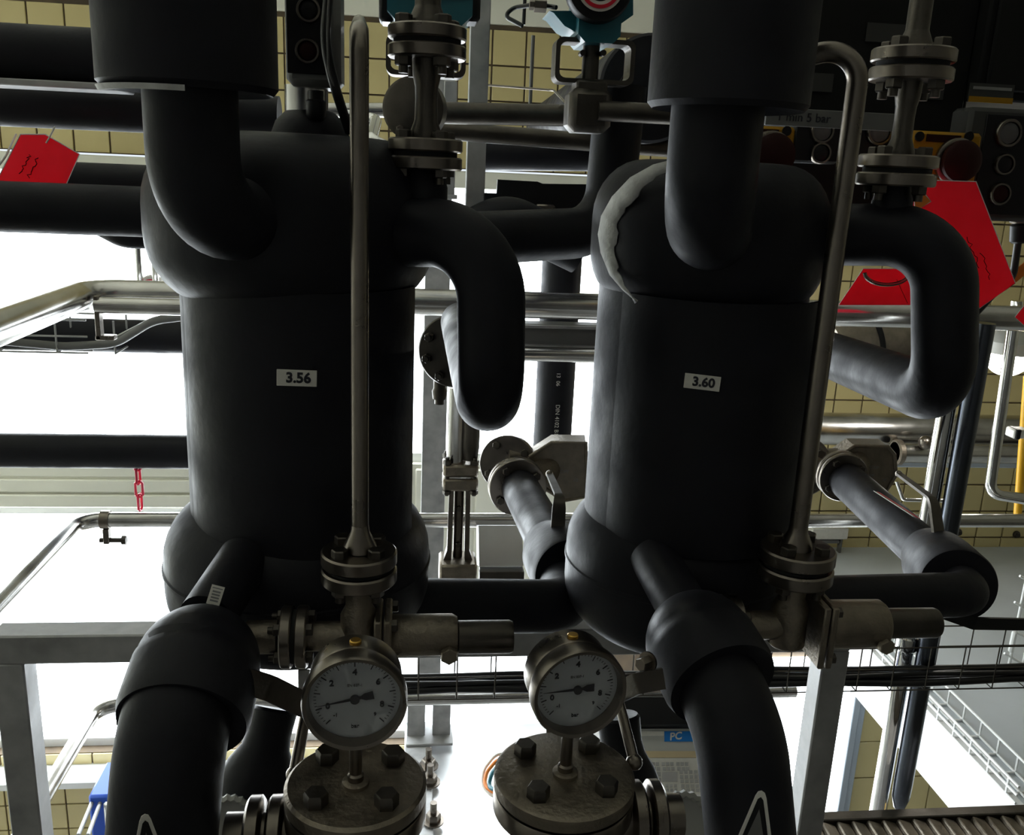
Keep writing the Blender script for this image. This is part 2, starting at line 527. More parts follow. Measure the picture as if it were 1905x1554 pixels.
# photographer's platform: ribbed metal deck edge
pl = thing('metal_deck', 'ribbed metal platform deck with slanted bars at the bottom right corner', 'deck', (1.6, 1.9, 0))
part(pl, 'edge_beam', MB().span((1.02, 1.985, -.14), (XR, 2.02, .006), .003), 'dull_steel')
part(pl, 'support', MB().span((1.02, 1.80, -.14), (XR, 1.985, -.04)), 'dull_steel')
for k in range(50):
    x0 = 1.04 + k * .043
    a, b = V((x0 - .004, 1.80, -.012)), V((x0 + .004, 1.985, -.012))
    d_, u_, w_ = frame(b - a, Z + X * .28)
    part(pl, 'slat', MB().box((a + b) / 2, ((b - a).length, .041, .02), (d_, w_, u_), .004), 'cast_steel')

# ================================================================== BIG VESSELS
def pipe(name, pts, d, m, label, cat, r=.06, n=24, bends=8, group=None, capr=0.0):
    q = [P(*p) if not isinstance(p, Vector) else p for p in pts]
    path = fillet(q, r, bends) if len(q) > 2 else q
    return solo(name, MB().tube(path, d / 2, n), m, label, cat, group)

def barrel(rad, h, rb, n=8, top=True, sq=1.0):
    """profile of a squat drum with rounded rims"""
    pr = [(rad - rb * 1.0, 0)]
    for k in range(1, n + 1):
        a = math.pi / 2 * k / n
        pr.append((rad - rb + rb * math.sin(a), rb * sq * (1 - math.cos(a))))
    for k in range(0, n + 1):
        a = math.pi / 2 * k / n
        pr.append((rad - rb + rb * math.cos(a), h - rb * sq + rb * sq * math.sin(a)))
    return pr

def vessel(px, Yv, wpx, label, number, capw, loww, topy, caplow, lowtop, lowbot, lab):
    c = P(px, 700, Yv)
    r = L(wpx, c) / 2
    zt, zc0 = P(px, topy, Yv).z, P(px, caplow, Yv).z
    zl1, zl0 = P(px, lowtop, Yv).z, P(px, lowbot, Yv).z
    ax = V((c.x, Yv, 0))
    t = thing('insulated_vessel', label, 'vessel', (c.x, Yv, zl0), 'black insulated vessels')
    part(t, 'body', MB().lathe([(r * .99, zl0 + .05), (r, zl0 + .08), (r, zt - .05)], ax, Z, 72), 'rubber')
    a0, a1 = math.radians(-100), math.radians(75)
    off = ax + V((.012, -.012, 0))
    th = .006
    wz0, wz1 = zl1 - .03, zc0 + .03
    # front wrap: an arc of insulation sheet lapped over the body, open to the back
    part(t, 'front_wrap', MB().lathe([(r, wz0), (r + th, wz0), (r + th, wz1), (r, wz1), (r, wz0)], off, Z, 60, hint=-Y_, a0=a0, a1=a1), 'rubber')
    rc = L(capw, c) / 2
    part(t, 'upper_cover', MB().lathe([(q, zc0 + h) for q, h in barrel(rc, zt - zc0, rc * .42, sq=1.15)], ax, Z, 80), 'rubber')
    rl = L(loww, P(px, 1050, Yv)) / 2
    lo = part(t, 'lower_cover', MB().lathe([(q, zl0 + h) for q, h in barrel(rl, zl1 - zl0, rl * .45, sq=1.0)], ax, Z, 80), 'rubber')
    hh = zl1 - zl0
    part(lo, 'seam_band', MB().lathe([(rl * 1.003, zl0 + hh * .52), (rl * 1.012, zl0 + hh * .525), (rl * 1.012, zl0 + hh * .545), (rl * .99, zl0 + hh * .56)], ax, Z, 80, cap=False), 'rubber')
    # number plate
    lp = P(lab[0], lab[1], Yv - r)
    ang = math.asin(max(-.9, min(.9, (lp.x - off.x) / (r + th))))
    nrm = V((math.sin(ang), -math.cos(ang), 0)); tx = V((math.cos(ang), math.sin(ang), 0))
    tx = (tx - Z * .03).normalized(); ty = nrm.cross(tx) * 1.0
    if ty.z < 0: ty = -ty
    o = V((off.x, off.y, P(lab[0], lab[1], off.y - (r + th) * math.cos(ang)).z)) + nrm * (r + th + .0015)
    w_, h_ = L(lab[2], o), L(lab[3], o)
    pp = part(t, 'number_plate', MB().box(o, (w_, h_, .002), (tx, ty, nrm), .0004), 'label', 'white number plate reading ' + number)
    writing(pp, number, h_ * .86, o + nrm * .0014 + tx * (w_ * .04), tx, ty, bold=.0006)
    return t, c, r, rc, rl, (zt, zc0, zl1, zl0)
vA = vessel(552, 1.20, 396, 'left black insulated vessel with number plate 3.56 behind the thin riser', '3.56', 505, 476, 252, 560, 918, 1165, (556, 703, 73, 31))
vB = vessel(1291, 1.26, 374, 'right black insulated vessel with number plate 3.60 and a pale torn cover edge', '3.60', 414, 410, 300, 575, 925, 1160, (1302, 711, 66, 28))
# torn pale edge of the right vessel's upper cover
t, c, r, rc, rl, zz = vB
ax = V((c.x, c.y, 0))
zm = (zz[0] + zz[1]) / 2; hh = zz[0] - zz[1]
def on_drum(px, py, rad):
    """where the ray through a pixel meets the upright drum of that radius, or grazes it"""
    d = ray(px, py); dx, dy = d.x, d.y
    ox, oy = EYE.x - c.x, EYE.y - c.y
    A = dx * dx + dy * dy; B = ox * dx + oy * dy; Cq = ox * ox + oy * oy - rad * rad
    ds = B * B - A * Cq
    k = (-B - math.sqrt(ds)) / A if ds > 0 else -B / A
    return EYE + d * k
outer = [(1262, 294), (1215, 306), (1172, 330), (1138, 366), (1118, 402), (1112, 436), (1117, 470), (1134, 512), (1158, 540), (1184, 562)]
inner = [(1258, 312), (1222, 330), (1190, 356), (1163, 388), (1148, 418), (1144, 446), (1141, 474), (1149, 505), (1163, 532), (1184, 562)]
random.seed(4)
vs, fs = [], []
def dens(p):
    out = []
    for i in range(len(p) - 1):
        for k in range(4):
            s_ = k / 4
            out.append((p[i][0] + (p[i + 1][0] - p[i][0]) * s_, p[i][1] + (p[i + 1][1] - p[i][1]) * s_))
    return out + [p[-1]]
oo, ii = dens(outer), dens(inner)
for k in range(len(oo)):
    jt = random.uniform(-3, 3) if 2 < k < len(oo) - 4 else 0
    vs += [on_drum(oo[k][0], oo[k][1], rc * 1.015), on_drum((oo[k][0] + ii[k][0]) / 2, (oo[k][1] + ii[k][1]) / 2, rc * 1.02), on_drum(ii[k][0] + jt, ii[k][1] + jt * .5, rc * 1.012)]
for k in range(len(oo) - 1):
    for q in range(2):
        a = k * 3 + q
        fs.append((a, a + 1, a + 4, a + 3))
mb = MB().add(vs, fs)
cut = part(t, 'torn_edge', mb, 'rubber_cut', 'pale torn edge of insulation')
sm = cut.modifiers.new('thick', 'SOLIDIFY'); sm.thickness = .003

# ---- inlet pipes from above with insulated valve blocks
def inlet(label, px, wp, Yi, top, elbow, ysleeve, sleeve_px, sleeve_c, cut_rim):
    base = P(px, ysleeve, Yi)
    t = thing('inlet_pipe', label, 'pipe', P(*elbow[:3]), 'inlet pipes')
    d = L(wp, base)
    a = P(px, ysleeve, Yi); up = V((a.x, a.y, a.z + .5))
    e = V((a.x, a.y, P(elbow[0], elbow[1], Yi).z))
    part(t, 'pipe', MB().tube(fillet([up, e, e + V((elbow[2] * .0, .16, -.02)) + V((elbow[3] if len(elbow) > 3 else .02, 0, 0))], d * .75, 12), d / 2, 36), 'rubber')
    r = L(sleeve_px, a) / 2
    sc = V((P(sleeve_c, ysleeve - 80, Yi).x, Yi, a.z))
    part(t, 'valve_cover', MB().lathe([(d * .45, .012), (r * .94, 0), (r, .006), (r, .48)], sc, Z, 56), 'rubber')
    if cut_rim:
        part(t, 'torn_rim', MB().lathe([(r * .55, .002), (r * .97, -.004), (r * 1.0, .001)], sc, Z, 20, hint=-Y_, a0=math.radians(-75), a1=math.radians(10)), 'rubber_cut', 'pale torn rim of insulation')
    return t
inlet('black inlet pipe dropping into the 3.56 vessel from a torn valve cover', 354, 172, .96, None, (354, 395, .96, .06), 172, 322, 349, True)
inlet('black insulated inlet pipe dropping into the 3.60 vessel from a wide valve cover', 1335, 172, 1.0, None, (1335, 415, 1.0, .062), 205, 296, 1360, False)

# ---- return loops: out of the upper cover, down, then back
def loop(label, pts, d, r):
    t = thing('return_pipe', label, 'pipe', P(*pts[-2]), 'return loops')
    q = [P(*p) for p in pts]
    part(t, 'pipe', MB().tube(fillet(q, r, 14), d / 2, 40), 'rubber')
    return t
la = loop('black insulated return loop curving down between the two vessels', [(640, 436, 1.16), (914, 432, 1.05), (914, 768, 1.05), (858, 600, 1.75)], .079, .075)
loop('black insulated return loop hanging at the right of the 3.60 vessel', [(1480, 438, 1.22), (1757, 436, 1.12), (1757, 742, 1.12), (1412, 610, 2.0)], .081, .075)

# ---- neck joints above the loops: flanged spool pieces
def spool(label, px, Yc, ys, dia, spool_px, top_y, lean):
    """ys: pixel rows of the joint middles, upper and lower"""
    up, lo = P(px, ys[0], Yc), P(px - lean, ys[1], Yc)
    lo.x = up.x
    t = thing('flanged_spool', label, 'pipe fitting', lo - Z * .06, 'flanged spool pieces')
    r = L(dia, up) / 2; th = L(24, up); gap = L(9, up)
    flange_pair(t, up, Z, r, th, gap, 4, .70, 'steel', .55, head=r * .22)
    flange_pair(t, lo, Z, r * .97, th, gap, 4, .70, 'steel', .55, head=r * .2)
    a, b = up.z - th - gap / 2, lo.z + th + gap / 2
    s = L(spool_px, up) / 2
    c0 = V((up.x, Yc, 0))
    part(t, 'spool', MB().lathe([(s * 1.45, b), (s * 1.4, b + .006), (s * 1.0, b + .02), (s * .95, (a + b) / 2), (s * 1.0, a - .03), (s * 1.2, a - .018), (s * 1.25, a)], c0, Z, 32), 'dull_steel')
    u = up.z + th + gap / 2
    part(t, 'upper_pipe', MB().lathe([(s * 1.7, u), (s * 1.6, u + .006), (s * 1.15, u + .02), (s * 1.1, u + .022), (s * 1.1, u + .06), (s * .95, u + .065), (s * .95, u + .3)], c0, Z, 32), 'dull_steel')
    l = lo.z - th - gap / 2
    part(t, 'neck', MB().lathe([(s * 2.0, l - .075), (s * 2.0, l - .02), (s * 1.5, l)], c0, Z, 32), 'rubber')
spool('steel spool piece with two flanged joints above the return loop beside the 3.56 vessel', 795, 1.13, (80, 287), 146, 44, 0, 4)
spool('steel spool piece with two flanged joints at the upper right before the dark cabinets', 1697, 1.16, (122, 318), 150, 38, 0, 22)

# ---- thin steel pipes standing on the safety valves
def riser(label, pts, d, r, foot):
    q = [P(*p) for p in pts]
    t = thing('steel_riser_pipe', label, 'pipe', q[-1], 'thin steel riser pipes')
    part(t, 'pipe', MB().tube(fillet(q, r, 10), d / 2, 24), 'steel')
    e = q[-1]
    part(t, 'weld_neck', MB().lathe([(d * 1.0, 0), (d * .95, .006), (d * .56, .022), (d * .51, .03)], e, Z, 24), 'steel')
    return t
YR = .985
pb = P(670, 1022, YR)
pt_ = V((pb.x, YR, P(668, 52, YR).z))
riser('thin vertical steel pipe with rounded top in front of the 3.56 vessel', [(668, 40, 1.5), (668, 58, YR), (670, 1022, YR)], .0195, .028, None)
pb2 = P(1481, 1018, 1.06)
q = [P(1380, 135, 1.12), V((pb2.x, 1.06, P(1590, 78, 1.06).z)), pb2]
t = thing('steel_riser_pipe', 'thin steel pipe that bends left at its top in front of the 3.60 vessel', 'pipe', pb2, 'thin steel riser pipes')
part(t, 'pipe', MB().tube(fillet(q, .035, 10), .0118, 24), 'steel')
part(t, 'weld_neck', MB().lathe([(.021, 0), (.02, .006), (.0125, .022), (.0118, .03)], pb2, Z, 24), 'steel')

# ---- safety valves
def safety(label, px, py, Yc, dia, xs, ys, full):
    """px,py: top joint centre; xs: pixel columns of plate, bonnet end, cap end; ys: rows of the horizontal axis at those"""
    c = P(px, py, Yc)
    t = thing('safety_valve', label, 'valve', P(px, py + 150, Yc), 'angle safety valves')
    r = L(dia, c) / 2; th = L(27, c); gap = L(8, c)
    flange_pair(t, c, Z, r, th, gap, 4, .66, 'steel', .78, head=r * .22)
    ax = P(px, ys, Yc)
    ax.x = c.x
    part(t, 'body', MB().lathe([(r * .42, ax.z - .03), (r * .5, ax.z - .026), (r * .5, ax.z + .028), (r * .36, ax.z + .04), (r * .38, c.z - th - gap / 2 - .008), (r * .62, c.z - th - gap / 2)], V((c.x, Yc, 0)), Z, 32), 'cast_steel')
    x1, x2, x3 = [P(q, ys, Yc).x for q in xs]
    rb = L(full[0], c) / 2
    part(t, 'plate', MB().box(V((x1, Yc, ax.z)), (.009, rb * 2.6, rb * 2.7), None, .002), 'cast_steel')
    part(t, 'plate', MB().box(V((x1 - .011, Yc, ax.z)), (.009, rb * 2.6, rb * 2.7), None, .002), 'cast_steel')
    for sy in (-1, 1):
        for sz in (-1, 1):
            m2 = MB(); hexhead(m2, V((x1 + .0045, Yc + sy * rb * .98, ax.z + sz * rb * 1.02)), X, .0075, .007)
            part(t, 'bolt', m2, 'dull_steel')
    part(t, 'bonnet', MB().lathe([(rb * .9, x1 - x1), (rb, .004), (rb, x2 - x1 - .006), (rb * .86, x2 - x1)], V((x1, Yc, ax.z)), X, 36), 'cast_steel')
    rc_ = L(full[1], c) / 2
    dz = L(full[2], c)
    part(t, 'cap', MB().lathe([(rc_ * .9, 0), (rc_ * .9, .012), (rc_, .014), (rc_, x3 - x2 - .004), (rc_ * .92, x3 - x2)], V((x2 - .012, Yc, ax.z + dz)), X, 36), 'dull_steel')
    m2 = MB(); hexhead(m2, V((x2 - .010, Yc - rb * .80, ax.z - rb * .5)), -Y_, .011, .012)
    part(t, 'lead_seal', m2, 'cast_steel')
    part(t, 'inlet', MB().lathe([(r * .40, 0), (r * .40, -(full[3]))], V((c.x, Yc, ax.z)), X, 28), 'cast_steel')
    fx = V((c.x - full[3] - .012, Yc, ax.z))
    flange_pair(t, fx, X, r * .84, th * .75, gap, 4, .68, 'steel', .78, head=r * .17)
    part(t, 'stub', MB().cyl(fx - X * .02, fx - X * .055, r * .45, 24), 'cast_steel')
    return t, fx
sv, fx = safety('angle safety valve with horizontal bonnet above the left pressure gauge', 668, 1052, YR, 140, (722, 850, 972), 1183, (80, 64, -6, .062))
part(sv, 'bracket', MB().box(V((fx.x + .012, YR - .02, fx.z - .062)), (.014, .004, .06), None, .001), 'galvanised')
safety('angle safety valve with horizontal bonnet at the right below the 3.60 vessel', 1481, 1047, 1.06, 138, (1524, 1642, 1757), 1162, (92, 58, 0, .075))

# ================================================================== FRONT: GAUGES, COVERS, LOWER PIPES
def gauge(label, px, py, Yg, wpx, rot, needle, cover):
    f = P(px, py, Yg)                                   # middle of the dial
    r = L(wpx, f) / 2
    nrm = V((math.sin(rot), -math.cos(rot), 0.0)).normalized()
    ux = V((math.cos(rot), math.sin(rot), 0)); uz = Z
    dp = .052
    cz = P(cover[0], cover[1], Yg + .01)
    t = thing('pressure_gauge', label, 'gauge', V((f.x, f.y + dp * .5, cz.z)), 'pressure gauges')
    back = f - nrm * dp
    part(t, 'case', MB().lathe([(r * .80, 0), (r * .91, .004), (r * .92, dp * .55), (r * .90, dp * .6), (r * .92, dp * .62), (r * .92, dp * .8)], back, nrm, 64), 'steel')
    part(t, 'bezel', MB().lathe([(r * .93, dp * .78), (r, dp * .82), (r * 1.0, dp + .003), (r * .97, dp + .007), (r * .90, dp + .006), (r * .87, dp - .004), (r * .86, dp - .006)], back, nrm, 64, cap=False), 'steel')
    dl = part(t, 'dial', MB().lathe([(0, dp - .008), (r * .88, dp - .008)], back, nrm, 56), 'dial')
    part(t, 'glass', MB().lathe([(0, dp - .001), (r * .88, dp - .001)], back, nrm, 56), 'glass')
    o = back + nrm * (dp - .0074)
    def at(ang, rad): return o + (ux * math.sin(ang) + uz * math.cos(ang)) * (r * rad)
    A0, A1 = -math.radians(135), math.radians(135)
    # scale runs -1 .. 9 bar with 4 at the top
    def va(v): return math.radians((v - 4) * 27.0)
    for k in range(11):
        v = -1 + k
        a = va(v); d = (at(a, 1) - at(a, 0)).normalized()
        part(dl, 'tick', MB().bar(at(a, .66), at(a, .78), .0012 if v % 2 == 0 else .0009, .0003, nrm), 'ink')
        for q in range(1, 5):
            if v < 9:
                a2 = va(v + q / 5)
                mb = MB().bar(at(a2, .73), at(a2, .78), .0005, .0003, nrm)
                part(dl, 'tick', mb, 'ink')
    for v in (0, 2, 4, 6, 8):
        writing(dl, str(v), r * .17, at(va(v), .54), ux, uz, bold=.0003, name='numeral')
    writing(dl, 'bar', r * .12, at(math.pi, .62), ux, uz, name='unit')
    writing(dl, '-1', r * .11, at(va(-1), .52), ux, uz, name='numeral')
    writing(dl, '9', r * .11, at(va(9), .54), ux, uz, name='numeral')
    writing(dl, 'EN 837-1', r * .075, at(0, .26), ux, uz, m='print_grey', name='standard')
    a = va(needle); o2 = o + nrm * .0022
    def a2(ang, rad, off=0): return o2 + (ux * math.sin(ang) + uz * math.cos(ang)) * (r * rad) + (ux * math.cos(ang) - uz * math.sin(ang)) * (r * off)
    part(t, 'needle', MB().prism([a2(a, .72, 0), a2(a, .1, .028), a2(a, -.12, .03), a2(a, -.2, .075), a2(a, -.36, .085), a2(a, -.36, -.085), a2(a, -.2, -.075), a2(a, -.12, -.03), a2(a, .1, -.028)], nrm * .0006)
         .cyl(o2, o2 + nrm * .003, r * .09, 20), 'ink')
    m2 = MB().cyl(back + nrm * (dp * .42) + Z * (r * .88), back + nrm * (dp * .42) + Z * (r * .99), .006, 14, .001)
    part(t, 'filler_plug', m2, 'brass', 'brass filler plug')
    sb = back + nrm * (dp * .5)
    part(t, 'stem', MB().lathe([(.0085, cz.z - .0), (.0085, cz.z + .012), (.0065, cz.z + .014), (.0065, f.z - r * .98), (.011, f.z - r * .97), (.011, f.z - r * .86)], V((sb.x, sb.y, 0)), Z, 20), 'steel')
    return t, V((sb.x, sb.y, cz.z))
g1, s1 = gauge('round pressure gauge with steel case standing below the left safety valve', 660, 1306, .80, 196, math.radians(2), .25, (655, 1478))
g2, s2 = gauge('round pressure gauge with steel case at the middle of the lower edge', 1077, 1288, .83, 184, math.radians(8), .62, (1060, 1458))

def cover_valve(label, top, wpx, side, off):
    c = V(top) + V(off)
    r = L(wpx, c) / 2
    t = thing('bolted_valve', label, 'valve', c - Z * .12, 'bolted cover valves')
    part(t, 'cover', MB().lathe([(r * .2, 0), (r * .95, 0), (r, -.003), (r, -.016), (r * .98, -.018)], c, Z, 64), 'cast_steel')
    part(t, 'gasket', MB().lathe([(r * .93, -.018), (r * .93, -.021)], c, Z, 48), 'gasket')
    part(t, 'flange', MB().lathe([(r * .98, -.021), (r, -.023), (r, -.042), (r * .9, -.044), (r * .6, -.055), (r * .6, -.13)], c, Z, 64), 'steel')
    part(t, 'boss', MB().lathe([(.014, 0), (.014, .004), (.011, .006)], V(top), Z, 24), 'cast_steel')
    for k in range(4):
        a = math.radians(45 + 90 * k + side * 4)
        m2 = MB(); hexhead(m2, c + V((math.cos(a), math.sin(a), 0)) * (r * .68), Z, .0125, .014)
        part(t, 'bolt', m2, 'dull_steel')
    return t, c, r
cv1, c1, r1 = cover_valve('large bolted steel valve cover under the left pressure gauge', s1, 262, -1, (0, .004, 0))
cv2, c2, r2 = cover_valve('large bolted steel valve cover under the middle pressure gauge', s2, 262, 1, (0, .004, 0))
# side flanges of the two valves
for tv, c, r, sg in ((cv1, c1, r1, -1), (cv2, c2, r2, 1)):
    o = c + V((sg * (r * .6), .0, -.062))
    for k, dx in enumerate((.030, .052)):
        part(tv, 'side_flange', MB().lathe([(.036, dx), (.040, dx + .003), (.040, dx + .014), (.036, dx + .017)], o, X * sg, 40), 'steel')
    part(tv, 'side_neck', MB().lathe([(.024, 0), (.024, .09)], o, X * sg, 28), 'steel')

# serrated plastic hand wheels
def wheel(label, px, py, Yc, wpx, axis):
    c = P(px, py, Yc); r = L(wpx, c) / 2
    a, u, w = frame(axis)
    n = 44
    ring = lambda rr, h: [c + a * h + (u * math.cos(2 * math.pi * k / n) + w * math.sin(2 * math.pi * k / n)) * (rr * (1 + .035 * math.cos(2 * math.pi * k / n * 22))) for k in range(n)]
    vs = ring(r * .55, -.003) + ring(r, 0) + ring(r, .014) + ring(r * .85, .018) + ring(r * .75, .006) + ring(r * .01, .002)
    fs = []
    for i in range(5):
        for k in range(n):
            k2 = (k + 1) % n
            fs.append((i * n + k, i * n + k2, (i + 1) * n + k2, (i + 1) * n + k))
    fs.append(tuple(range(n)))
    return solo('hand_wheel', MB().add(vs, fs), 'casing', label, 'hand wheel', 'serrated hand wheels')
wheel('grey serrated hand wheel at the lower left beside the bolted cover', 424, 1532, .98, 100, V((.15, -.85, .5)))
wheel('grey serrated hand wheel at the bottom beside the right lower pipe', 1272, 1530, 1.02, 110, V((-.1, -.85, .5)))

# ---- lower pipes with insulated ball valves, running down out of the frame
def lower(label, stub, sd0, ptsP, d, sl, sd, arrow):
    q = [P(*p) for p in ptsP]
    t = thing('drain_pipe', label, 'pipe', q[-1], 'lower insulated pipes')
    part(t, 'stub', MB().tube([P(*p) for p in stub], sd0 / 2, 32), 'rubber')
    part(t, 'pipe', MB().tube(fillet(q, .09, 14), d / 2, 40), 'rubber')
    a, b = P(*sl[0]), P(*sl[1])
    dr = (b - a); h = dr.length
    R = sd / 2
    dome = [(R * math.sin(math.radians(k * 9)), h * .52 * (1 - math.cos(math.radians(k * 9)))) for k in range(2, 11)]
    part(t, 'valve_cover', MB().lathe([(sd0 * .4, h * .02)] + dome + [(R * 1.025, h * .52 + .002), (R * 1.03, h * .60), (R * 1.03, h - .012), (R * .98, h), (d * .40, h - .006)], a, dr, 56), 'rubber')
    if arrow:
        ax_, ay_, Ya = arrow
        o = P(ax_, ay_, Ya)
        n_ = (EYE - o); n_.z = 0; n_.normalize()
        u_ = Z.cross(n_).normalized()
        s = L(1, o)
        shp = [(-30, -130), (-30, -40), (-6, 55), (0, 62), (6, 55), (30, -40), (30, -130)]
        shp = [(-31, -130), (-31, -40), (-10, 45), (-6, 54), (0, 57), (6, 54), (10, 45), (31, -40), (31, -130)]
        inn = [(-24, -130), (-24, -38), (-5, 40), (0, 45), (5, 40), (24, -38), (24, -130)]
        pl_ = part(t, 'arrow_sticker', MB().prism([o + u_ * (x * s) + Z * (y * s * 1.1) for x, y in shp], n_ * .0006), 'label', 'white outlined flow arrow sticker')
        part(pl_, 'arrow_fill', MB().prism([o + n_ * .0007 + u_ * (x * s) + Z * (y * s * 1.1) for x, y in inn], n_ * .0004), 'black_plastic')
        part(pl_, 'arrow_tip', MB().prism([o + n_ * .0012 + u_ * (x * s) + Z * (y * s * 1.1) for x, y in [(-17, -42), (0, 22), (17, -42)]], n_ * .0004), 'box_grey')
    return t
lower('black insulated lower pipe at the left with a round valve cover and an arrow sticker',
      [(455, 1040, 1.06), (385, 1150, .955)], .062, [(362, 1215, .90), (318, 1370, .815), (302, 1560, .80), (302, 1900, .80)], .107,
      ((394, 1148, .96), (338, 1345, .835)), .130, (273, 1568, .735))
lower('black insulated lower pipe at the right with a round valve cover and an arrow sticker',
      [(1215, 1035, 1.14), (1275, 1140, 1.03)], .066, [(1305, 1195, .98), (1378, 1370, .885), (1396, 1560, .86), (1388, 1900, .86)], .104,
      ((1262, 1128, 1.05), (1345, 1275, .925)), .134, (1410, 1525, .795))
def tag(label, px, py, Yt, ang, w, h, text):
    o = P(px, py, Yt)
    n_ = (EYE - o).normalized(); u_ = Z.cross(n_).normalized(); v_ = n_.cross(u_)
    a = math.radians(ang)
    u2 = u_ * math.cos(a) + v_ * math.sin(a); v2 = n_.cross(u2)
    w, h = L(w, o), L(h, o)
    t = thing('small_tag', label, 'tag', o)
    pp = part(t, 'plate', MB().box(o, (w, h, .001), (u2, v2, n_)), 'label')
    for k in range(text):
        part(pp, 'print_line', MB().box(o + n_ * .0008 + u2 * (w * (.62 * (k + .5) / text - .36)), (w * .09, h * .62, .0004), (u2, v2, n_)), 'print_grey')
    part(pp, 'print_line', MB().box(o + n_ * .0008 + u2 * (w * .36), (w * .05, h * .8, .0004), (u2, v2, n_)), 'print_grey')
tag('small pale tag on the stub above the left lower valve cover', 401, 1108, .935, 70, 36, 24, 4)
tag('small pale tag on the pipe below the 3.60 vessel', 1262, 1098, 1.04, -55, 26, 16, 4)
# lever arms near the gauges
def lever(name, label, pts, w, th, side, m='dull_steel', ball=None, group=None, taper=None):
    q = [P(*p) for p in pts]
    t = thing(name, label, 'lever', q[0], group)
    part(t, 'arm', MB().ribbon(fillet(q, .012, 5) if len(q) > 2 else q, w, th, side), m)
    if ball: part(t, 'knob', MB().ball(q[-1], ball, 20, 10), 'steel')
    return t
def rod(label, pts, d0, d1, ball):
    q = [P(*p) for p in pts]
    t = thing('valve_lever', label, 'lever', q[0], 'rod levers with a ball end')
    part(t, 'rod', MB().tube([q[0], q[1]], [d0 / 2, d1 / 2], 20), 'steel')
    part(t, 'knob', MB().ball(q[1], ball, 20, 10), 'steel')
rod('steel rod lever with a ball end at the left of the left gauge', [(574, 1300, .93), (548, 1441, .88)], .012, .014, .0095)
rod('steel rod lever with a ball end at the right of the middle gauge', [(1150, 1300, .93), (1180, 1418, .88)], .012, .013, .0095)
rod('short steel rod standing behind the middle gauge', [(1020, 1340, 1.05), (1021, 1392, 1.05)], .006, .006, .003)
lever('valve_lever', 'flat lever of the left lower valve pointing to the left gauge', [(440, 1262, .86), (500, 1280, .87), (566, 1312, .90)], .026, .006, Z + Y_ * .3)
lever('valve_lever', 'flat lever of the right lower valve pointing to the middle gauge', [(1235, 1262, .92), (1190, 1270, .92), (1145, 1292, .95)], .024, .006, Z + Y_ * .3)
nt_ = P(1204, 1232, .93)
bt = thing('lever_bolt', 'bright hex bolt on the right lower valve cover', 'bolt', nt_)
m2 = MB(); hexhead(m2, nt_, V((-.75, -.6, .1)), .0085, .014); part(bt, 'head', m2, 'steel')
part(bt, 'washer', MB().lathe([(.012, 0), (.012, -.003)], nt_, V((-.75, -.6, .1)), 20), 'steel')

# bulbous insulated fittings behind the gauges
def bulb(label, a, b, n0, n1, group='bulbous fittings'):
    a, b = P(*a), P(*b); h = (b - a).length
    t = thing('insulated_fitting', label, 'pipe fitting', b, group)
    part(t, 'cover', MB().lathe([(n0 * .9, 0), (n0, .004), (n0 * .96, h * .28), (n0 * 1.05, h * .42), (n1 * .88, h * .6), (n1, h * .78), (n1, h * .98), (n1 * .9, h)], a, b - a, 48), 'rubber')
    part(t, 'pipe', MB().cyl(b, b + (b - a) * .6, n1 * .72, 32), 'rubber')
bulb('black insulated bulbous fitting at the lower left behind the rod lever', (512, 1318, 1.10), (470, 1492, 1.04), .030, .050)
bulb('black insulated bulbous fitting behind the middle bolted cover', (1150, 1330, 1.10), (1168, 1500, 1.06), .030, .048)

# ================================================================== PIPES FROM VESSEL BOTTOMS TO THE CHECK VALVES
def cross_over(label, pts, d, r, sleeve, sd, up, ud):
    q = [P(*p) for p in pts]
    t = thing('outlet_pipe', label, 'pipe', q[1], 'outlet pipes to the check valves')
    part(t, 'pipe', MB().tube(fillet(q, r, 12), d / 2, 36), 'rubber')
    a, b = P(*sleeve[0]), P(*sleeve[1]); h = (b - a).length; R = sd / 2
    part(t, 'valve_cover', MB().lathe([(R * .5, -.002), (R * .97, 0), (R, .006), (R, h * .45), (R * .97, h * .62), (R * .80, h * .88), (R * .6, h)], a, b - a, 52), 'rubber')
    part(t, 'upper_pipe', MB().tube([P(*p) for p in up], ud / 2, 32), 'rubber')
    return t, b
x1_, b1 = cross_over('black outlet pipe from the 3.56 vessel to the left check valve', [(640, 1128, 1.22), (1055, 1128, 1.28), (1035, 1040, 1.62)], .082, .06,
           ((1062, 1070, 1.42), (1018, 1010, 1.62)), .128, [(1035, 1035, 1.55), (966, 905, 2.02)], .088)
x2_, b2 = cross_over('black outlet pipe from the 3.60 vessel to the right check valve', [(1400, 1120, 1.28), (1800, 1106, 1.36), (1760, 1050, 1.6)], .077, .065,
           ((1783, 1090, 1.42), (1722, 1024, 1.66)), .136, [(1735, 1040, 1.6), (1570, 890, 2.08)], .090)
# red and white strip along the right upper pipe
a, b = P(1624, 924, 1.82), P(1697, 972, 1.68)
sp_ = thing('marking_strip', 'red and white marking strip along the right outlet pipe', 'sticker', a)
n_ = V((.35, -.35, .85)).normalized(); u_ = (b - a).normalized(); v_ = n_.cross(u_)
off = n_ * .014
part(sp_, 'strip', MB().bar(a + off, b + off, .020, .001, n_), 'label')
part(sp_, 'red_band', MB().bar(a + off + n_ * .001 + v_ * .004, b + off + n_ * .001 + v_ * .004, .009, .001, n_), 'red_card')

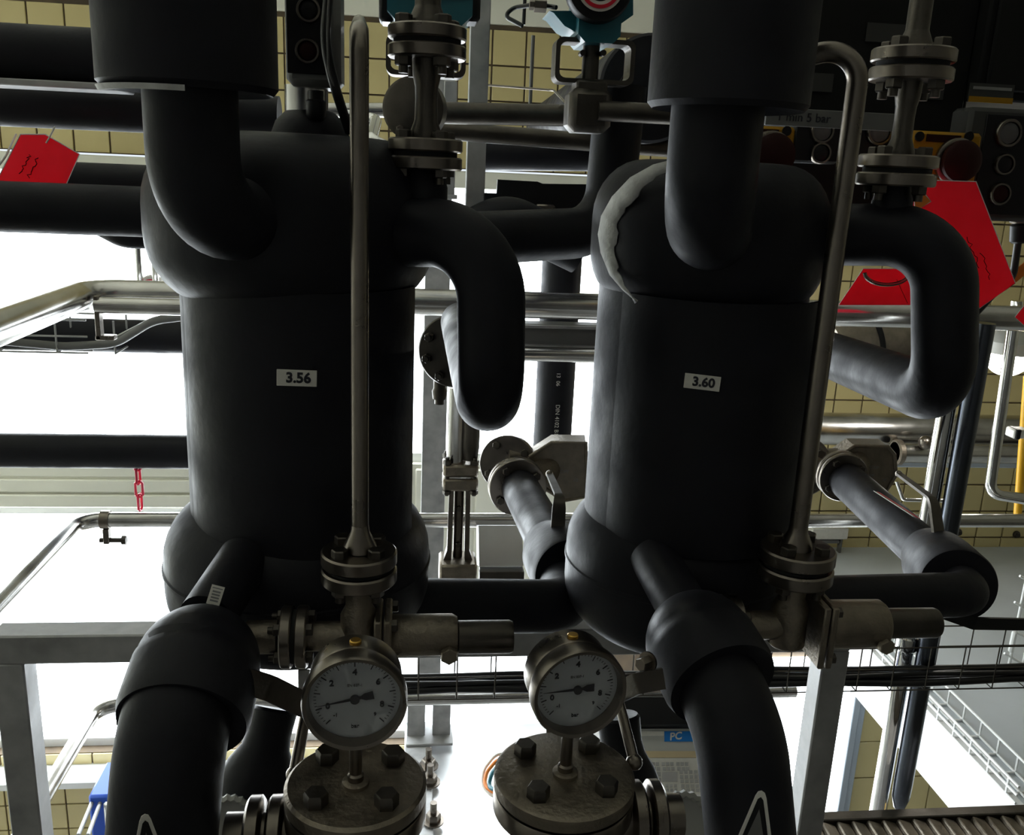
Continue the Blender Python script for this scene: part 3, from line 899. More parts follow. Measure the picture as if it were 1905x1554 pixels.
# levers on those valves
def bent_lever(label, pts, ws, side):
    q = [P(*p) for p in pts]
    t = thing('valve_lever', label, 'lever', q[0], 'flat bent levers')
    path = fillet(q, .03, 6)
    k = len(path)
    part(t, 'arm', MB().ribbon(path, [ws[0] + (ws[1] - ws[0]) * i / (k - 1) for i in range(k)], .006, side), 'dull_steel')
    part(t, 'hub', MB().cyl(q[0] - Z * .02, q[0] + Z * .004, .018, 20, .003), 'black_plastic')
    part(t, 'end_cap', MB().ball(q[-1], ws[1] * .6, 14, 8), 'steel')
bent_lever('flat bent lever standing on the left outlet valve', [(1036, 1012, 1.50), (1041, 925, 1.54), (1022, 882, 1.75)], (.026, .013), X)
bent_lever('flat bent lever standing on the right outlet valve', [(1747, 1004, 1.56), (1737, 930, 1.60), (1672, 882, 1.80)], (.030, .013), X + Y_ * .4)
lever('valve_lever', 'long black flat lever reaching out of frame at the right below the outlet pipe', [(1755, 1140, 1.36), (1812, 1160, 1.36), (1960, 1163, 1.42)], .022, .006, Z, 'black_plastic')

def check_valve(label, fb, fa, body, Yv, rb, ra, d, texts):
    t = thing('check_valve', label, 'valve', P(body[3][0], body[3][1], Yv), 'cast steel check valves')
    poly = [P(x, y, Yv) for x, y in body]
    part(t, 'body', MB().prism(poly, V((.01, .07, 0))), 'cast_steel')
    rim = [p + V((0, -.004, 0)) for p in poly]
    ctr = sum((p for p in poly), V()) / len(poly)
    part(t, 'rim', MB().tube(poly + [poly[0]], .005, 10), 'cast_steel')
    b = P(*fb); a = P(*fa)
    for q, rr, nm in ((b, rb, d), (a, ra, V((-.25, -.9, .25)))):
        R_ = L(rr, q)
        part(t, 'flange', MB().lathe([(R_ * .97, 0), (R_, .003), (R_, .014), (R_ * .97, .017)], q, nm, 48), 'steel')
        part(t, 'flange', MB().lathe([(R_ * .97, -.022), (R_, -.019), (R_, -.006), (R_ * .97, -.003)], q, nm, 48), 'steel')
        aa, uu, ww = frame(nm)
        for k in range(4):
            an = .6 + k * math.pi / 2
            m2 = MB(); hexhead(m2, q + aa * .017 + (uu * math.cos(an) + ww * math.sin(an)) * R_ * .74, aa, R_ * .15, R_ * .14)
            part(t, 'bolt', m2, 'dull_steel')
    part(t, 'neck', MB().tube([a, ctr + V((0, .035, 0)), b], L(30, b), 24), 'cast_steel')
    for s_, x, y, sz in texts:
        o = P(x, y, Yv - .003)
        writing(t, s_, L(sz, o), o - Y_ * .004, X - Z * .06, Z, m='print_grey', name='cast_lettering')
check_valve('cast steel check valve with round flanges between the two vessels', (962, 905, 2.02), (945, 862, 2.12),
            [(985, 850), (1026, 824), (1090, 824), (1092, 925), (1048, 932), (1008, 905)], 2.08, 54, 52, (P(1035, 1035, 1.55) - P(966, 905, 2.02)).normalized(),
            [('DPF', 1050, 877, 10), ('10', 1070, 893, 10)])
check_valve('cast steel check valve with round flanges at the right of the 3.60 vessel', (1566, 886, 2.08), (1486, 866, 2.2),
            [(1554, 855), (1590, 830), (1652, 831), (1664, 846), (1667, 884), (1648, 916), (1605, 900)], 2.14, 46, 58, (P(1735, 1040, 1.6) - P(1570, 890, 2.08)).normalized(),
            [('TX00P', 1622, 869, 9), ('DPF', 1618, 884, 9), ('10', 1643, 893, 9)])

# ================================================================== STEEL FRAME, RAILINGS, POSTS
fz = P(120, 1196, 1.5).z
bm_y = 1.5
fr = thing('tube_stand', 'galvanised square tube stand whose corner shows at the lower left', 'stand', P(50, 1554, bm_y))
xl, xr = P(45, 1400, bm_y).x, P(1517, 1400, bm_y).x
tw = .052
part(fr, 'beam', MB().span((xl - tw / 2, bm_y - tw / 2, fz - .027), (xr + tw / 2, bm_y + tw / 2, fz + .027), .003), 'galvanised')
part(fr, 'leg', MB().span((xl - tw / 2, bm_y - tw / 2, ZF), (xl + tw / 2, bm_y + tw / 2, fz - .026), .003), 'galvanised')
part(fr, 'leg', MB().span((xr - tw / 2, bm_y - tw / 2, ZF), (xr + tw / 2, bm_y + tw / 2, fz - .026), .003), 'galvanised')

RY = 2.5
rl_ = thing('handrail', 'chrome pipe handrail with two rails turning towards the viewer at the left', 'railing', P(180, 1400, RY))
def rail(px, py, d, xend):
    a = P(px, py, RY)
    q = [V((a.x, .45, a.z)), a, V((P(xend, py, RY).x, RY, a.z))]
    part(rl_, 'rail', MB().tube(fillet(q, .07, 8), d / 2, 20), 'pipe_steel')
    return a
for (px, py, d, xe) in ((148, 967, .042, 2100), (182, 1312, .042, 1475)):
    a = rail(px, py, d, xe)
    c = a + V((.07, 0, -.03))
    part(rl_, 'clamp', MB().lathe([(.026, -.012), (.026, .012)], a + V((.07, 0, 0)), X, 20).span(c + V((-.008, -.012, -.04)), c + V((.008, .012, .005)), .002), 'steel')
    m2 = MB().cyl(c + V((-.02, 0, -.032)), c + V((.04, 0, -.032)), .007, 12); hexhead(m2, c + V((.04, 0, -.032)), X, .014, .012)
    part(rl_, 'clamp_bolt', m2, 'dull_steel')
# large pipe at mid height that also turns towards the viewer
a = P(165, 545, 2.45)
t = thing('steel_pipe', 'large stainless pipe running behind both vessels and bending towards the viewer at the left', 'pipe', a)
part(t, 'pipe', MB().tube(fillet([V((a.x, .45, a.z)), a, V((3.4, 2.45, a.z))], .09, 10), .036, 28), 'pipe_steel')
t = thing('steel_pipe', 'slimmer stainless pipe just below the large stainless pipe at the left', 'pipe', P(178, 568, 2.36))
a = P(178, 568, 2.36); b = V((P(420, 570, 2.36).x, 2.36, a.z))
part(t, 'pipe', MB().tube([a, b], .021, 20), 'pipe_steel')
part(t, 'bracket', MB().box(a + V((.005, 0, -.03)), (.012, .03, .11), None, .002).box(a + V((.02, 0, -.08)), (.045, .03, .012), None, .002), 'steel')
# trunking and pipes under it, seen between the vessels
z1 = P(1035, 612, 2.55).z
t = thing('cable_trunking', 'flat grey cable trunking below the large stainless pipe between the vessels', 'trunking', P(860, 650, 2.55))
xa, xb = P(862, 640, 2.55).x, P(1180, 640, 2.55).x
part(t, 'duct', MB().span((xa, 2.53, P(1035, 642, 2.55).z), (xb, 2.59, P(1035, 602, 2.55).z), .003), 'box_grey')
part(t, 'lip', MB().span((xa, 2.515, P(1035, 608, 2.55).z), (xb, 2.53, P(1035, 603, 2.55).z)), 'galvanised')
part(t, 'lip', MB().span((xa, 2.515, P(1035, 644, 2.55).z), (xb, 2.53, P(1035, 639, 2.55).z)), 'galvanised')
solo('steel_pipe', MB().tube([V((xa, 2.5, P(1035, 660, 2.5).z)), V((xb, 2.5, P(1035, 660, 2.5).z))], .021, 20), 'pipe_steel', 'short stainless pipe under the grey trunking between the vessels', 'pipe')

def post(label, px, py, Yp, wpx, z0, z1, m='galvanised', group='steel posts', dp=None):
    c = P(px, py, Yp); w = L(wpx, c)
    t = thing('steel_post', label, 'post', V((c.x, Yp, z0)), group)
    part(t, 'column', MB().span((c.x - w / 2, Yp, z0), (c.x + w / 2, Yp + (dp or w * .6), z1), .002), m)
    part(t, 'base_plate', MB().span((c.x - w * .7, Yp - .02, z0), (c.x + w * .7, Yp + w, z0 + .01), .001), m)
    return t, c, w
TZ = -.7
# table of sheet metal far below, with the twin legged post on it
tb = thing('metal_table', 'bright sheet metal table top seen far below between the valve covers', 'table', (0.6, 3.0, ZF))
tx0, tx1 = P(800, 1500, 3.3).x, 1.12
part(tb, 'top', MB().span((tx0, 2.3, TZ - .02), (tx1, 3.52, TZ), .003), 'table_steel')
part(tb, 'edge_beam', MB().span((tx0 - .11, 2.3, TZ - .06), (tx0, 3.52, TZ + .02), .003), 'galvanised')
for x_ in (tx0 + .05, tx1 - .05):
    for y_ in (2.36, 3.46):
        part(tb, 'leg', MB().span((x_ - .03, y_ - .03, ZF), (x_ + .03, y_ + .03, TZ - .02)), 'galvanised')
PY = 3.40
t, c, w = post('pale steel post rising left of the middle loop with twin legs at its foot', 806, 900, PY, 44, P(800, 1300, PY).z, 2.9)
zb = TZ + .02
for px in (774, 821):
    q = P(px, 1360, PY); ww = L(33, q)
    part(t, 'leg', MB().span((q.x - ww / 2, PY, zb), (q.x + ww / 2, PY + .05, P(800, 1280, PY).z), .002), 'galvanised')
part(t, 'foot_plate', MB().span((P(755, 1412, PY).x, PY - .06, zb), (P(840, 1412, PY).x, PY + .08, zb + .012), .002), 'galvanised')
for k, (px, py) in enumerate(((797, 1416), (800, 1446), (806, 1518))):
    q = PZ(px, py + 8, TZ + .03)
    m2 = MB(); hexhead(m2, q, Z, .028, .03); m2.cyl(q, q + Z * .075, .013, 12); m2.lathe([(.04, -.006), (.04, 0)], q, Z, 18)
    o = solo('anchor_bolt', m2, 'steel', ['anchor bolt between the twin legs of the pale post', 'upper anchor bolt on the table edge beam', 'lower anchor bolt on the table edge beam'][k], 'bolt', 'anchor bolts')
post('grey steel post rising to the top edge right of the left spool piece', 889, 200, 2.2, 36, P(889, 430, 2.2).z, 3.3)
post('short grey steel post behind the left spool piece beside the longer post', 838, 190, 2.3, 24, P(838, 370, 2.3).z, P(838, 150, 2.3).z)

# bundle of coloured cables on the table
def cable(label, pts, d, m, grp='coloured cables on the table'):
    q = [P(*p) for p in pts]
    return solo('cable', MB().tube(fillet(q, .06, 6), d / 2, 10), m, label, 'cable', grp)
cable('white looped cable at the left of the middle bolted cover', [(960, 1406, 3.0), (925, 1400, 3.0), (900, 1432, 2.95), (896, 1462, 2.9), (915, 1482, 2.85), (960, 1484, 2.8)], .012, 'label')
cable('orange looped cable at the left of the middle bolted cover', [(965, 1416, 2.98), (928, 1410, 2.98), (906, 1436, 2.93), (900, 1462, 2.88), (920, 1476, 2.83), (960, 1478, 2.8)], .014, 'orange')
cable('blue looped cable at the left of the middle bolted cover', [(968, 1424, 2.96), (932, 1420, 2.96), (914, 1440, 2.9), (908, 1466, 2.86), (925, 1470, 2.82), (960, 1472, 2.8)], .016, 'teal')

# control terminal with keypad
def terminal():
    Yt = 2.25
    c = P(1230, 1400, Yt)
    n_ = V((-.18, -.62, .76)).normalized(); u_ = Z.cross(n_).normalized() * 1.0
    u_ = (V((1, .05, 0)) - n_ * V((1, .05, 0)).dot(n_)).normalized(); v_ = n_.cross(u_)
    t = thing('control_terminal', 'grey control terminal with a blue sticker and pale keypad behind the middle gauge', 'terminal', c - Z * .2)
    s = L(1, c)
    def at(px, py, h=0.0):
        d = ray(px, py); k = (c - EYE).dot(n_) / d.dot(n_)
        return EYE + d * k + n_ * h
    quad = lambda a, b, h: [at(a[0], a[1], h), at(b[0], a[1], h), at(b[0], b[1], h), at(a[0], b[1], h)]
    part(t, 'housing', MB().prism(quad((1145, 1356), (1400, 1560), -.002), -n_ * .10), 'casing')
    part(t, 'screen', MB().prism(quad((1140, 1302), (1400, 1354), .03), -n_ * .13), 'black_plastic')
    part(t, 'screen_rim', MB().prism(quad((1150, 1299), (1400, 1304), .032), -n_ * .02), 'box_grey')
    part(t, 'name_strip', MB().prism(quad((1186, 1361), (1235, 1369), .0), -n_ * .002), 'label')
    st = part(t, 'sticker', MB().prism(quad((1236, 1361), (1330, 1380), .001), -n_ * .002), 'sky_blue', 'blue sticker reading PC')
    writing(st, 'PC', s * 19, at(1256, 1371, .0015), u_, v_, m='label', shear=.25, bold=.0008)
    part(t, 'beige_strip', MB().prism(quad((1150, 1398), (1400, 1410), .001), -n_ * .003), 'beige')
    kp = part(t, 'keypad', MB().prism(quad((1180, 1411), (1400, 1560), .001), -n_ * .003), 'label')
    def key(x0, y0, x1, y1): part(kp, 'key', MB().prism(quad((x0, y0), (x1, y1), .0035), -n_ * .003), 'key_grey')
    for r_, yy in enumerate((1419, 1428)):
        for k, xx in enumerate((1212, 1220, 1231, 1239, 1247, 1258, 1266, 1274)):
            key(xx + r_ * 2, yy, xx + 6 + r_ * 2, yy + 6)
    key(1232, 1437, 1260, 1455)
    key(1222, 1437, 1229, 1445); key(1224, 1448, 1230, 1454)
    for r_, yy in enumerate((1434, 1443, 1451, 1460, 1468)):
        for k in range(4): key(1264 + k * 9 + r_, yy, 1270 + k * 9 + r_, yy + 6)
    for r_, yy in enumerate((1460, 1468)):
        for k in range(3): key(1238 + k * 8 + r_, yy, 1243 + k * 8 + r_, yy + 5)
terminal()

# ================================================================== WIRE CABLE TRAYS
def tray(label, a, b, w, h, pitch, wr, m='dull_steel', cables=(), longs=None, up=Z):
    """open wire basket from a to b; w = depth across, h = height"""
    a, b = V(a), V(b); d = (b - a).normalized(); sd = d.cross(up).normalized(); n = (b - a).length
    t = thing('cable_tray', label, 'cable tray', a)
    for (s_, u_) in (longs or ((-.5, 0), (-.17, 0), (.17, 0), (.5, 0), (-.5, .5), (.5, .5), (-.5, 1), (.5, 1))):
        o = sd * (s_ * w) + up * (u_ * h)
        part(t, 'long_wire', MB().tube([a + o, b + o], wr, 8), m)
    k = 0
    while k * pitch < n:
        p = a + d * (k * pitch + pitch * .5)
        part(t, 'cross_wire', MB().tube([p - sd * (w / 2) + up * h, p - sd * (w / 2), p + sd * (w / 2), p + sd * (w / 2) + up * h], wr, 6), m)
        k += 1
    return t
TY = 2.12
ta, tb_ = P(742, 1298, TY), P(1960, 1284, TY)
ta.z = tb_.z = P(1750, 1283, TY).z; tb_.x = XR - .05
ht = P(1750, 1243, TY).z - ta.z
tray('wire basket cable tray full of black cables along the lower middle and right', ta + Y_ * .06, V((tb_.x, TY + .06, ta.z)), .12, P(1750, 1205, TY).z - ta.z, .1, .0021)
for k, (dy, dz, r_) in enumerate(((.022, .012, .010), (.05, .014, .012), (.085, .012, .010), (.065, .030, .008), (.03, .029, .007))):
    q = []
    for i in range(30):
        s_ = i / 29
        q.append(V((ta.x + (tb_.x - ta.x) * s_, TY + dy + .004 * math.sin(i * 1.7 + k), ta.z + dz + .003 * math.sin(i * 1.1 + 2 * k))))
    solo('power_cable', MB().tube(q, r_, 12), 'cable', 'black power cable lying in the long wire basket tray', 'cable', 'black cables in the long tray')
# tray along the slab edge, running away from the viewer
tray('pale wire basket tray fixed along the edge of the upper floor at the right', V((EDGE + .02, 2.27, SLAB + .005)), V((EDGE + .02, WY - .1, SLAB + .005)), .10, .06, .1, .0045, 'white_paint',
     longs=((-.5, 0), (.5, 0), (-.5, .5), (-.5, 1), (.5, 1), (0, 0)))
# left tray with cables
lt = P(-40, 655, 2.75); lz = P(90, 648, 2.75).z
tray('small wire basket tray at the left edge below the large stainless pipe', V((lt.x, 2.75, lz)), V((P(178, 655, 2.75).x, 2.75, lz)), .12, .095, .16, .003, 'galvanised')
for k in range(3):
    q = [P(-30, 632 + 8 * k, 2.7 + .03 * k), P(120, 645 + 3 * k, 2.7 + .03 * k), P(215, 640 - 6 * k, 2.68), P(285, 596 - 2 * k, 2.62), P(380, 585 - 2 * k, 2.6)]
    solo('power_cable', MB().tube(fillet(q, .15, 6), (.012, .008, .004)[k], 10), ('box_grey', 'cable', 'casing')[k], ('grey', 'black', 'pale grey')[k] + ' cable sagging out of the small left tray', 'cable', 'cables from the left tray')

# black horizontal insulated pipes at the left
def hpipe(label, x0, x1, y0, y1, Yp, m='rubber', group='black insulated pipes at the left', slope=None, name='insulated_pipe'):
    xm = (x0 + x1) / 2
    c = P(xm, (y0 + y1) / 2, Yp); d = L(y1 - y0, c)
    a, b = V((P(x0, (y0 + y1) / 2, Yp).x, Yp, c.z)), V((P(x1, (y0 + y1) / 2, Yp).x, Yp, c.z))
    return solo(name, MB().tube([a, b], d / 2, 32), m, label, 'pipe', group)
hpipe('black insulated pipe along the top left edge, uppermost of its row', -60, 300, 52, 150, 1.62)
hpipe('black insulated pipe second from the top at the left', -60, 520, 166, 244, 1.75)
hpipe('black insulated pipe just under the red card at the left', -60, 330, 343, 436, 1.40)
hpipe('black insulated pipe hidden mostly behind the one under the red card', 60, 520, 309, 380, 1.95)
hpipe('black insulated pipe behind the small wire tray at the left', -60, 520, 594, 656, 2.85)
hpipe('black insulated pipe across the left window above the pale mouldings', -60, 520, 808, 872, 2.60)
# elbow under the second row
solo('insulated_elbow', MB().tube(fillet([P(420, 447, 1.8), P(230, 442, 1.8), P(150, 400, 1.85)], .06, 8), .020, 24), 'rubber', 'black insulated bend peeking below the pipe under the red card', 'pipe')
sh = P(100, 157, 1.6)
solo('steel_channel', MB().span((P(-60, 157, 1.6).x, 1.57, P(100, 165, 1.6).z), (P(230, 157, 1.6).x, 1.66, P(100, 152, 1.6).z), .002), 'galvanised', 'thin pale steel channel between the two topmost black pipes', 'channel')
# small dial and tubes hanging below
t = thing('level_gauge', 'small white dial with two clear tubes above the large stainless pipe at the left', 'gauge', P(285, 530, 2.7))
c = P(285, 535, 2.7); r = L(24, c)
part(t, 'dial', MB().lathe([(r, 0), (r, .02), (r * .9, .024)], c, -Y_, 32), 'label')
part(t, 'ring', MB().lathe([(r * .72, .025), (r * .72, .027), (r * .62, .027), (r * .62, .025)], c, -Y_, 32, cap=False), 'red_card')
for px in (261, 290):
    q0, q1 = P(px, 440, 2.66), P(px, 530, 2.66)
    part(t, 'tube', MB().tube([V((q1.x, 2.66, q0.z)), q1], .009, 14), 'chrome')
# red plastic chain
cx = 258
za, zb = P(cx, 868, 2.6).z, P(cx, 955, 2.6).z
xch = P(cx, 900, 2.6).x
ch = thing('plastic_chain', 'red plastic chain hanging below the black pipe at the left', 'chain', (xch, 2.6, zb))
lk = .052; n = 4; zz0 = za + .012
for k in range(n):
    zc = zz0 - k * lk * .78
    w2 = .0095
    sd = X if k % 2 == 0 else Y_
    sd = (sd + (Y_ if k % 2 == 0 else X) * .25).normalized()
    q = [V((xch, 2.6, zc)) + sd * w2 * sx + Z * hz for sx, hz in ((-1, -lk * .34), (-1, lk * .34), (-.4, lk * .47), (.4, lk * .47), (1, lk * .34), (1, -lk * .34), (.4, -lk * .47), (-.4, -lk * .47), (-1, -lk * .34))]
    part(ch, 'link', MB().tube(q, .0038, 8), 'red_plastic')

# red lock-out cards
def card(name, label, pts, Yc, mt='red_card', tie=None, scr=None, tilt=0.0):
    q = [P(x, y, Yc + tilt * (y - pts[0][1]) / 100) for x, y in pts]
    t = thing(name, label, 'card', q[0])
    part(t, 'card', MB().prism(q, V((0, .0012, 0))), mt)
    edge = MB().tube(q + [q[0]], .0009, 6)
    part(t, 'border', edge, 'silver_edge')
    if tie: part(t, 'tie', MB().tube(fillet([P(*p) for p in tie], .01, 4), .0014, 8), 'label')
    if scr:
        for ln in scr:
            part(t, 'handwriting', MB().tube([P(x, y, Yc - .0008 + tilt * (y - pts[0][1]) / 100) for x, y in ln], .0007, 6), 'dark_red')
    return t
def scribble(x0, y0, dx, dy, n, amp, seed):
    random.seed(seed)
    l = (dx * dx + dy * dy) ** .5
    return [(x0 + dx * i / n - dy / l * amp * random.uniform(-1, 1), y0 + dy * i / n + dx / l * amp * random.uniform(-1, 1)) for i in range(n + 1)]
card('red_card', 'red lock-out card with faint handwriting tied to the pipes at the upper left', [(38, 250), (84, 250), (148, 287), (122, 346), (-6, 346), (-4, 332)], 1.52,
     tie=[(102, 236, 1.52), (92, 256, 1.515), (86, 266, 1.518)], scr=[scribble(38, 322, 18, -34, 12, 4, 1), scribble(52, 330, 20, -38, 12, 4, 2)])
solo('tie_wire', MB().tube(fillet([P(-10, 318, 1.5), P(10, 292, 1.5), P(30, 250, 1.54)], .01, 5), .0016, 8), 'label', 'thin white tie wire at the left of the upper left red card', 'wire')
card('red_card', 'large red lock-out card hanging behind the right return loop', [(1715, 335), (1816, 338), (1889, 527), (1822, 574), (1700, 470), (1688, 400)], 1.62,
     scr=[scribble(1800, 440, 22, 60, 12, 4, 5), scribble(1825, 470, 18, 50, 10, 4, 6)])
card('red_card', 'red card lying under the right return loop on the large stainless pipe', [(1606, 500), (1705, 500), (1706, 568), (1560, 568)], 2.30, scr=[scribble(1668, 520, 20, 44, 2, .3, 8)])
card('orange_card', 'small orange card corner beside the lower joint of the right spool piece', [(1700, 352), (1720, 360), (1732, 375), (1702, 394)], 1.5, 'orange')
card('red_card', 'red card corner at the right edge above the large stainless pipe', [(1912, 560), (1888, 590), (1912, 612)], 2.2)
solo('orange_strap', MB().ribbon([P(1920, 488, 1.9), P(1884, 518, 1.9)], .024, .003, Z), 'orange', 'orange strap at the right edge below the push button box', 'strap')
solo('hose_clamp', MB().tube([P(1620 + 46 * math.cos(a_ * math.pi / 12) * .9 + 30, 508 + 22 * math.sin(a_ * math.pi / 12), 1.75) for a_ in range(13)], .004, 8), 'steel', 'bright hose clamp under the right return loop before the red card', 'clamp')

# ================================================================== UPPER MIDDLE: ACTUATORS, PIPES
def bracket_frame(t, x0, y0, x1, y1, Yb, dp, th, m='dull_steel'):
    """open rounded rectangular frame"""
    a, b = P(x0, y0, Yb), P(x1, y1, Yb)
    xa, xb, zt, zb = a.x, b.x, a.z, b.z
    r = .012
    q = []
    for (cx, cz, s0) in ((xb - r, zt - r, 0), (xa + r, zt - r, 90), (xa + r, zb + r, 180), (xb - r, zb + r, 270)):
        for k in range(5):
            an = math.radians(s0 + 90 * k / 4)
            q.append(V((cx + r * math.cos(an), Yb, cz + r * math.sin(an))))
    ctr = V(((xa + xb) / 2, Yb, (zt + zb) / 2))
    n = len(q); vs = []
    inn = [ctr + V(((p.x - ctr.x) * (1 - th / ((xb - xa) / 2)), 0, (p.z - ctr.z) * (1 - th / ((zt - zb) / 2)))) for p in q]
    vs = q + inn + [p + V((0, dp, 0)) for p in q] + [p + V((0, dp, 0)) for p in inn]
    fs = []
    for k in range(n):
        k2 = (k + 1) % n
        fs += [(k, k2, n + k2, n + k), (2 * n + k2, 2 * n + k, 3 * n + k, 3 * n + k2), (k2, k, 2 * n + k, 2 * n + k2), (n + k, n + k2, 3 * n + k2, 3 * n + k)]
    part(t, 'bracket', MB().add(vs, fs), m)

# left actuated butterfly valve, behind the spool piece
Ya = 1.50
t = thing('actuated_valve', 'butterfly valve with teal actuator behind the left spool piece', 'valve', P(780, 262, Ya))
c = P(797, -30, Ya)
def octobox(cx0, cx1, zt, zb, Yb, dp, ch):
    return [V((cx0, Yb, zt)), V((cx1, Yb, zt)), V((cx1, Yb, zb + ch)), V((cx1 - ch, Yb, zb)), V((cx0 + ch, Yb, zb)), V((cx0, Yb, zb + ch))]
a0_, a1_ = P(721, 20, Ya), P(876, 58, Ya)
part(t, 'actuator', MB().prism(octobox(a0_.x, a1_.x, a0_.z + .12, a1_.z, Ya - .03, .1, .018), V((0, .12, 0))), 'teal', 'teal painted actuator housing')
part(t, 'actuator_rib', MB().span((a0_.x + .004, Ya - .034, a1_.z + .04), (a1_.x - .004, Ya - .03, a1_.z + .046)), 'teal')
for px in (719, 880):
    q = P(px, 8, Ya)
    part(t, 'end_cap', MB().box(q + Y_ * .02, (.022, .06, .05), None, .005), 'black_plastic')
bracket_frame(t, 718, 62, 866, 146, Ya, .04, .007)
q0, q1 = P(793, 60, Ya + .02), P(786, 190, Ya + .02)
part(t, 'stem', MB().cyl(V((q0.x, Ya + .02, q0.z)), V((q0.x, Ya + .02, q1.z)), .016, 20), 'dull_steel')
q = P(777, 205, Ya)
part(t, 'valve_disc_body', MB().lathe([(.042, 0), (.047, .003), (.047, .035), (.042, .038)], q, V((-.22, -1, 0)), 48), 'dull_steel')
m2 = MB(); hexhead(m2, P(744, 240, Ya - .03), -Y_, .006, .006); part(t, 'bolt', m2, 'steel')
# right actuator
Yb = 1.62
t = thing('actuated_valve', 'valve with teal actuator and round red ringed dial at the top middle', 'valve', P(1098, 250, Yb))
p0, p1 = P(1040, 30, Yb), P(1178, 88, Yb)
part(t, 'actuator', MB().prism(octobox(P(1072, 30, Yb).x, P(1150, 30, Yb).x, p0.z + .12, p1.z, Yb - .03, .1, .012), V((0, .11, 0))), 'teal', 'teal painted actuator housing')
part(t, 'cable_box', MB().prism([P(1022, 20, Yb), P(1075, 20, Yb), P(1075, 62, Yb), P(1050, 48, Yb), P(1030, 24, Yb)], V((0, .09, 0))), 'teal')
part(t, 'shoulder', MB().prism([P(1145, -20, Yb), P(1178, -20, Yb), P(1178, 28, Yb), P(1150, 48, Yb)], V((0, .08, 0))), 'teal')
q = P(1113, -22, Yb - .035); rr = L(62, q)
dlp = part(t, 'dial', MB().lathe([(rr, 0), (rr, .02), (rr * .94, .026)], q + Y_ * .01, -Y_, 48), 'black_plastic', 'black round dial with red and white rings')
part(dlp, 'white_ring', MB().lathe([(rr * .70, .027), (rr * .70, .029), (rr * .42, .029), (rr * .42, .027)], q + Y_ * .01, -Y_, 48, cap=False), 'label')
part(dlp, 'red_ring', MB().lathe([(rr * .62, .029), (rr * .62, .031), (rr * .52, .031), (rr * .52, .029)], q + Y_ * .01, -Y_, 48, cap=False), 'red_card')
bracket_frame(t, 1036, 67, 1178, 160, Yb, .05, .0075)
q0, q1 = P(1101, 75, Yb + .02), P(1100, 165, Yb + .02)
part(t, 'stem', MB().cyl(V((q0.x, Yb + .02, q0.z)), V((q0.x, Yb + .02, q1.z)), .0145, 20), 'dull_steel')
for px in (1082, 1120):
    q = P(px, 100, Yb + .01); part(t, 'pin', MB().cyl(q - Y_ * .014, q + Y_ * .005, .005, 12), 'dull_steel')
q0, q1 = P(1058, 162, Yb), P(1142, 250, Yb)
part(t, 'body', MB().span((q0.x, Yb - .025, q1.z), (q1.x - .01, Yb + .05, q0.z), .012), 'dull_steel')
part(t, 'collar', MB().span((P(1070, 160, Yb).x, Yb - .015, q0.z - .006), (P(1128, 160, Yb).x, Yb + .04, q0.z + .012), .004), 'dull_steel')
a = P(1112, 206, Yb - .025); b = V((P(1275, 206, Yb).x, Yb - .025, a.z))
part(t, 'outlet', MB().tube([a, b], .0165, 24), 'dull_steel')
# its cable
q = [P(1035, 14, 1.63), P(1000, 8, 1.66), P(955, 14, 1.70), P(938, 30, 1.70), P(972, 48, 1.68)]
t = thing('gland_cable', 'looped black cable with steel gland left of the upper middle actuator', 'cable', q[-1])
part(t, 'cable', MB().tube(fillet(q, .02, 5), .0038, 10), 'cable')
part(t, 'gland', MB().lathe([(.011, 0), (.011, .02), (.008, .021), (.008, .028)], P(1016, 11, 1.64), -X, 6), 'steel')
solo('cable', MB().tube([P(977, -10, 1.9), P(974, 46, 1.9)], .0035, 8), 'cable', 'short black cable hanging from the top edge left of the upper middle actuator', 'cable')
# thin sensing tubes
pipe('thin_tube', [(905, 158, 2.3), (1030, 168, 2.2), (1056, 195, 1.8)], .005, 'steel', 'thin bright tube bending down to the upper middle valve', 'tube', r=.02, n=10)
pipe('thin_tube', [(992, 66, 2.6), (986, 200, 2.6)], .010, 'box_grey', 'thin grey vertical tube before the tiles at the top middle', 'tube', n=10)
# steel pipes between the two
pipe('steel_pipe', [(820, 210, 1.95), (1100, 216, 1.95)], .043, 'dull_steel', 'upper of two thick steel pipes joining the actuated valves', 'pipe')
pipe('steel_pipe', [(815, 242, 2.05), (1255, 277, 2.05)], .038, 'dull_steel', 'lower of two thick steel pipes passing behind the actuated valves', 'pipe')
pipe('steel_pipe', [(560, 205, 2.4), (900, 205, 2.4)], .035, 'pipe_steel', 'steel pipe behind the push button box and the left spool piece', 'pipe')
# chrome elbow beside the thin riser
pipe('chrome_bend', [(640, 215, 1.75), (700, 222, 1.75), (690, 262, 1.6), (760, 292, 1.6)], .022, 'chrome', 'bright chrome bend beside the top of the thin riser pipe', 'pipe', r=.02)
# big black pipe receding to the wall
a = P(1212, 165, 1.95)
t = thing('insulated_pipe', 'wide black insulated pipe end behind the upper middle valve', 'pipe', a - Z * .1)
part(t, 'cover', MB().lathe([(.05, -.004), (.102, 0), (.108, .006), (.108, 1.9)], a, V((.04, 1, .0)), 48), 'rubber')
part(t, 'seam', MB().tube([a + V((-.06 + .012 * math.sin(k * .9), -.003, .085 - k * .018)) for k in range(9)], .002, 6), 'cable')
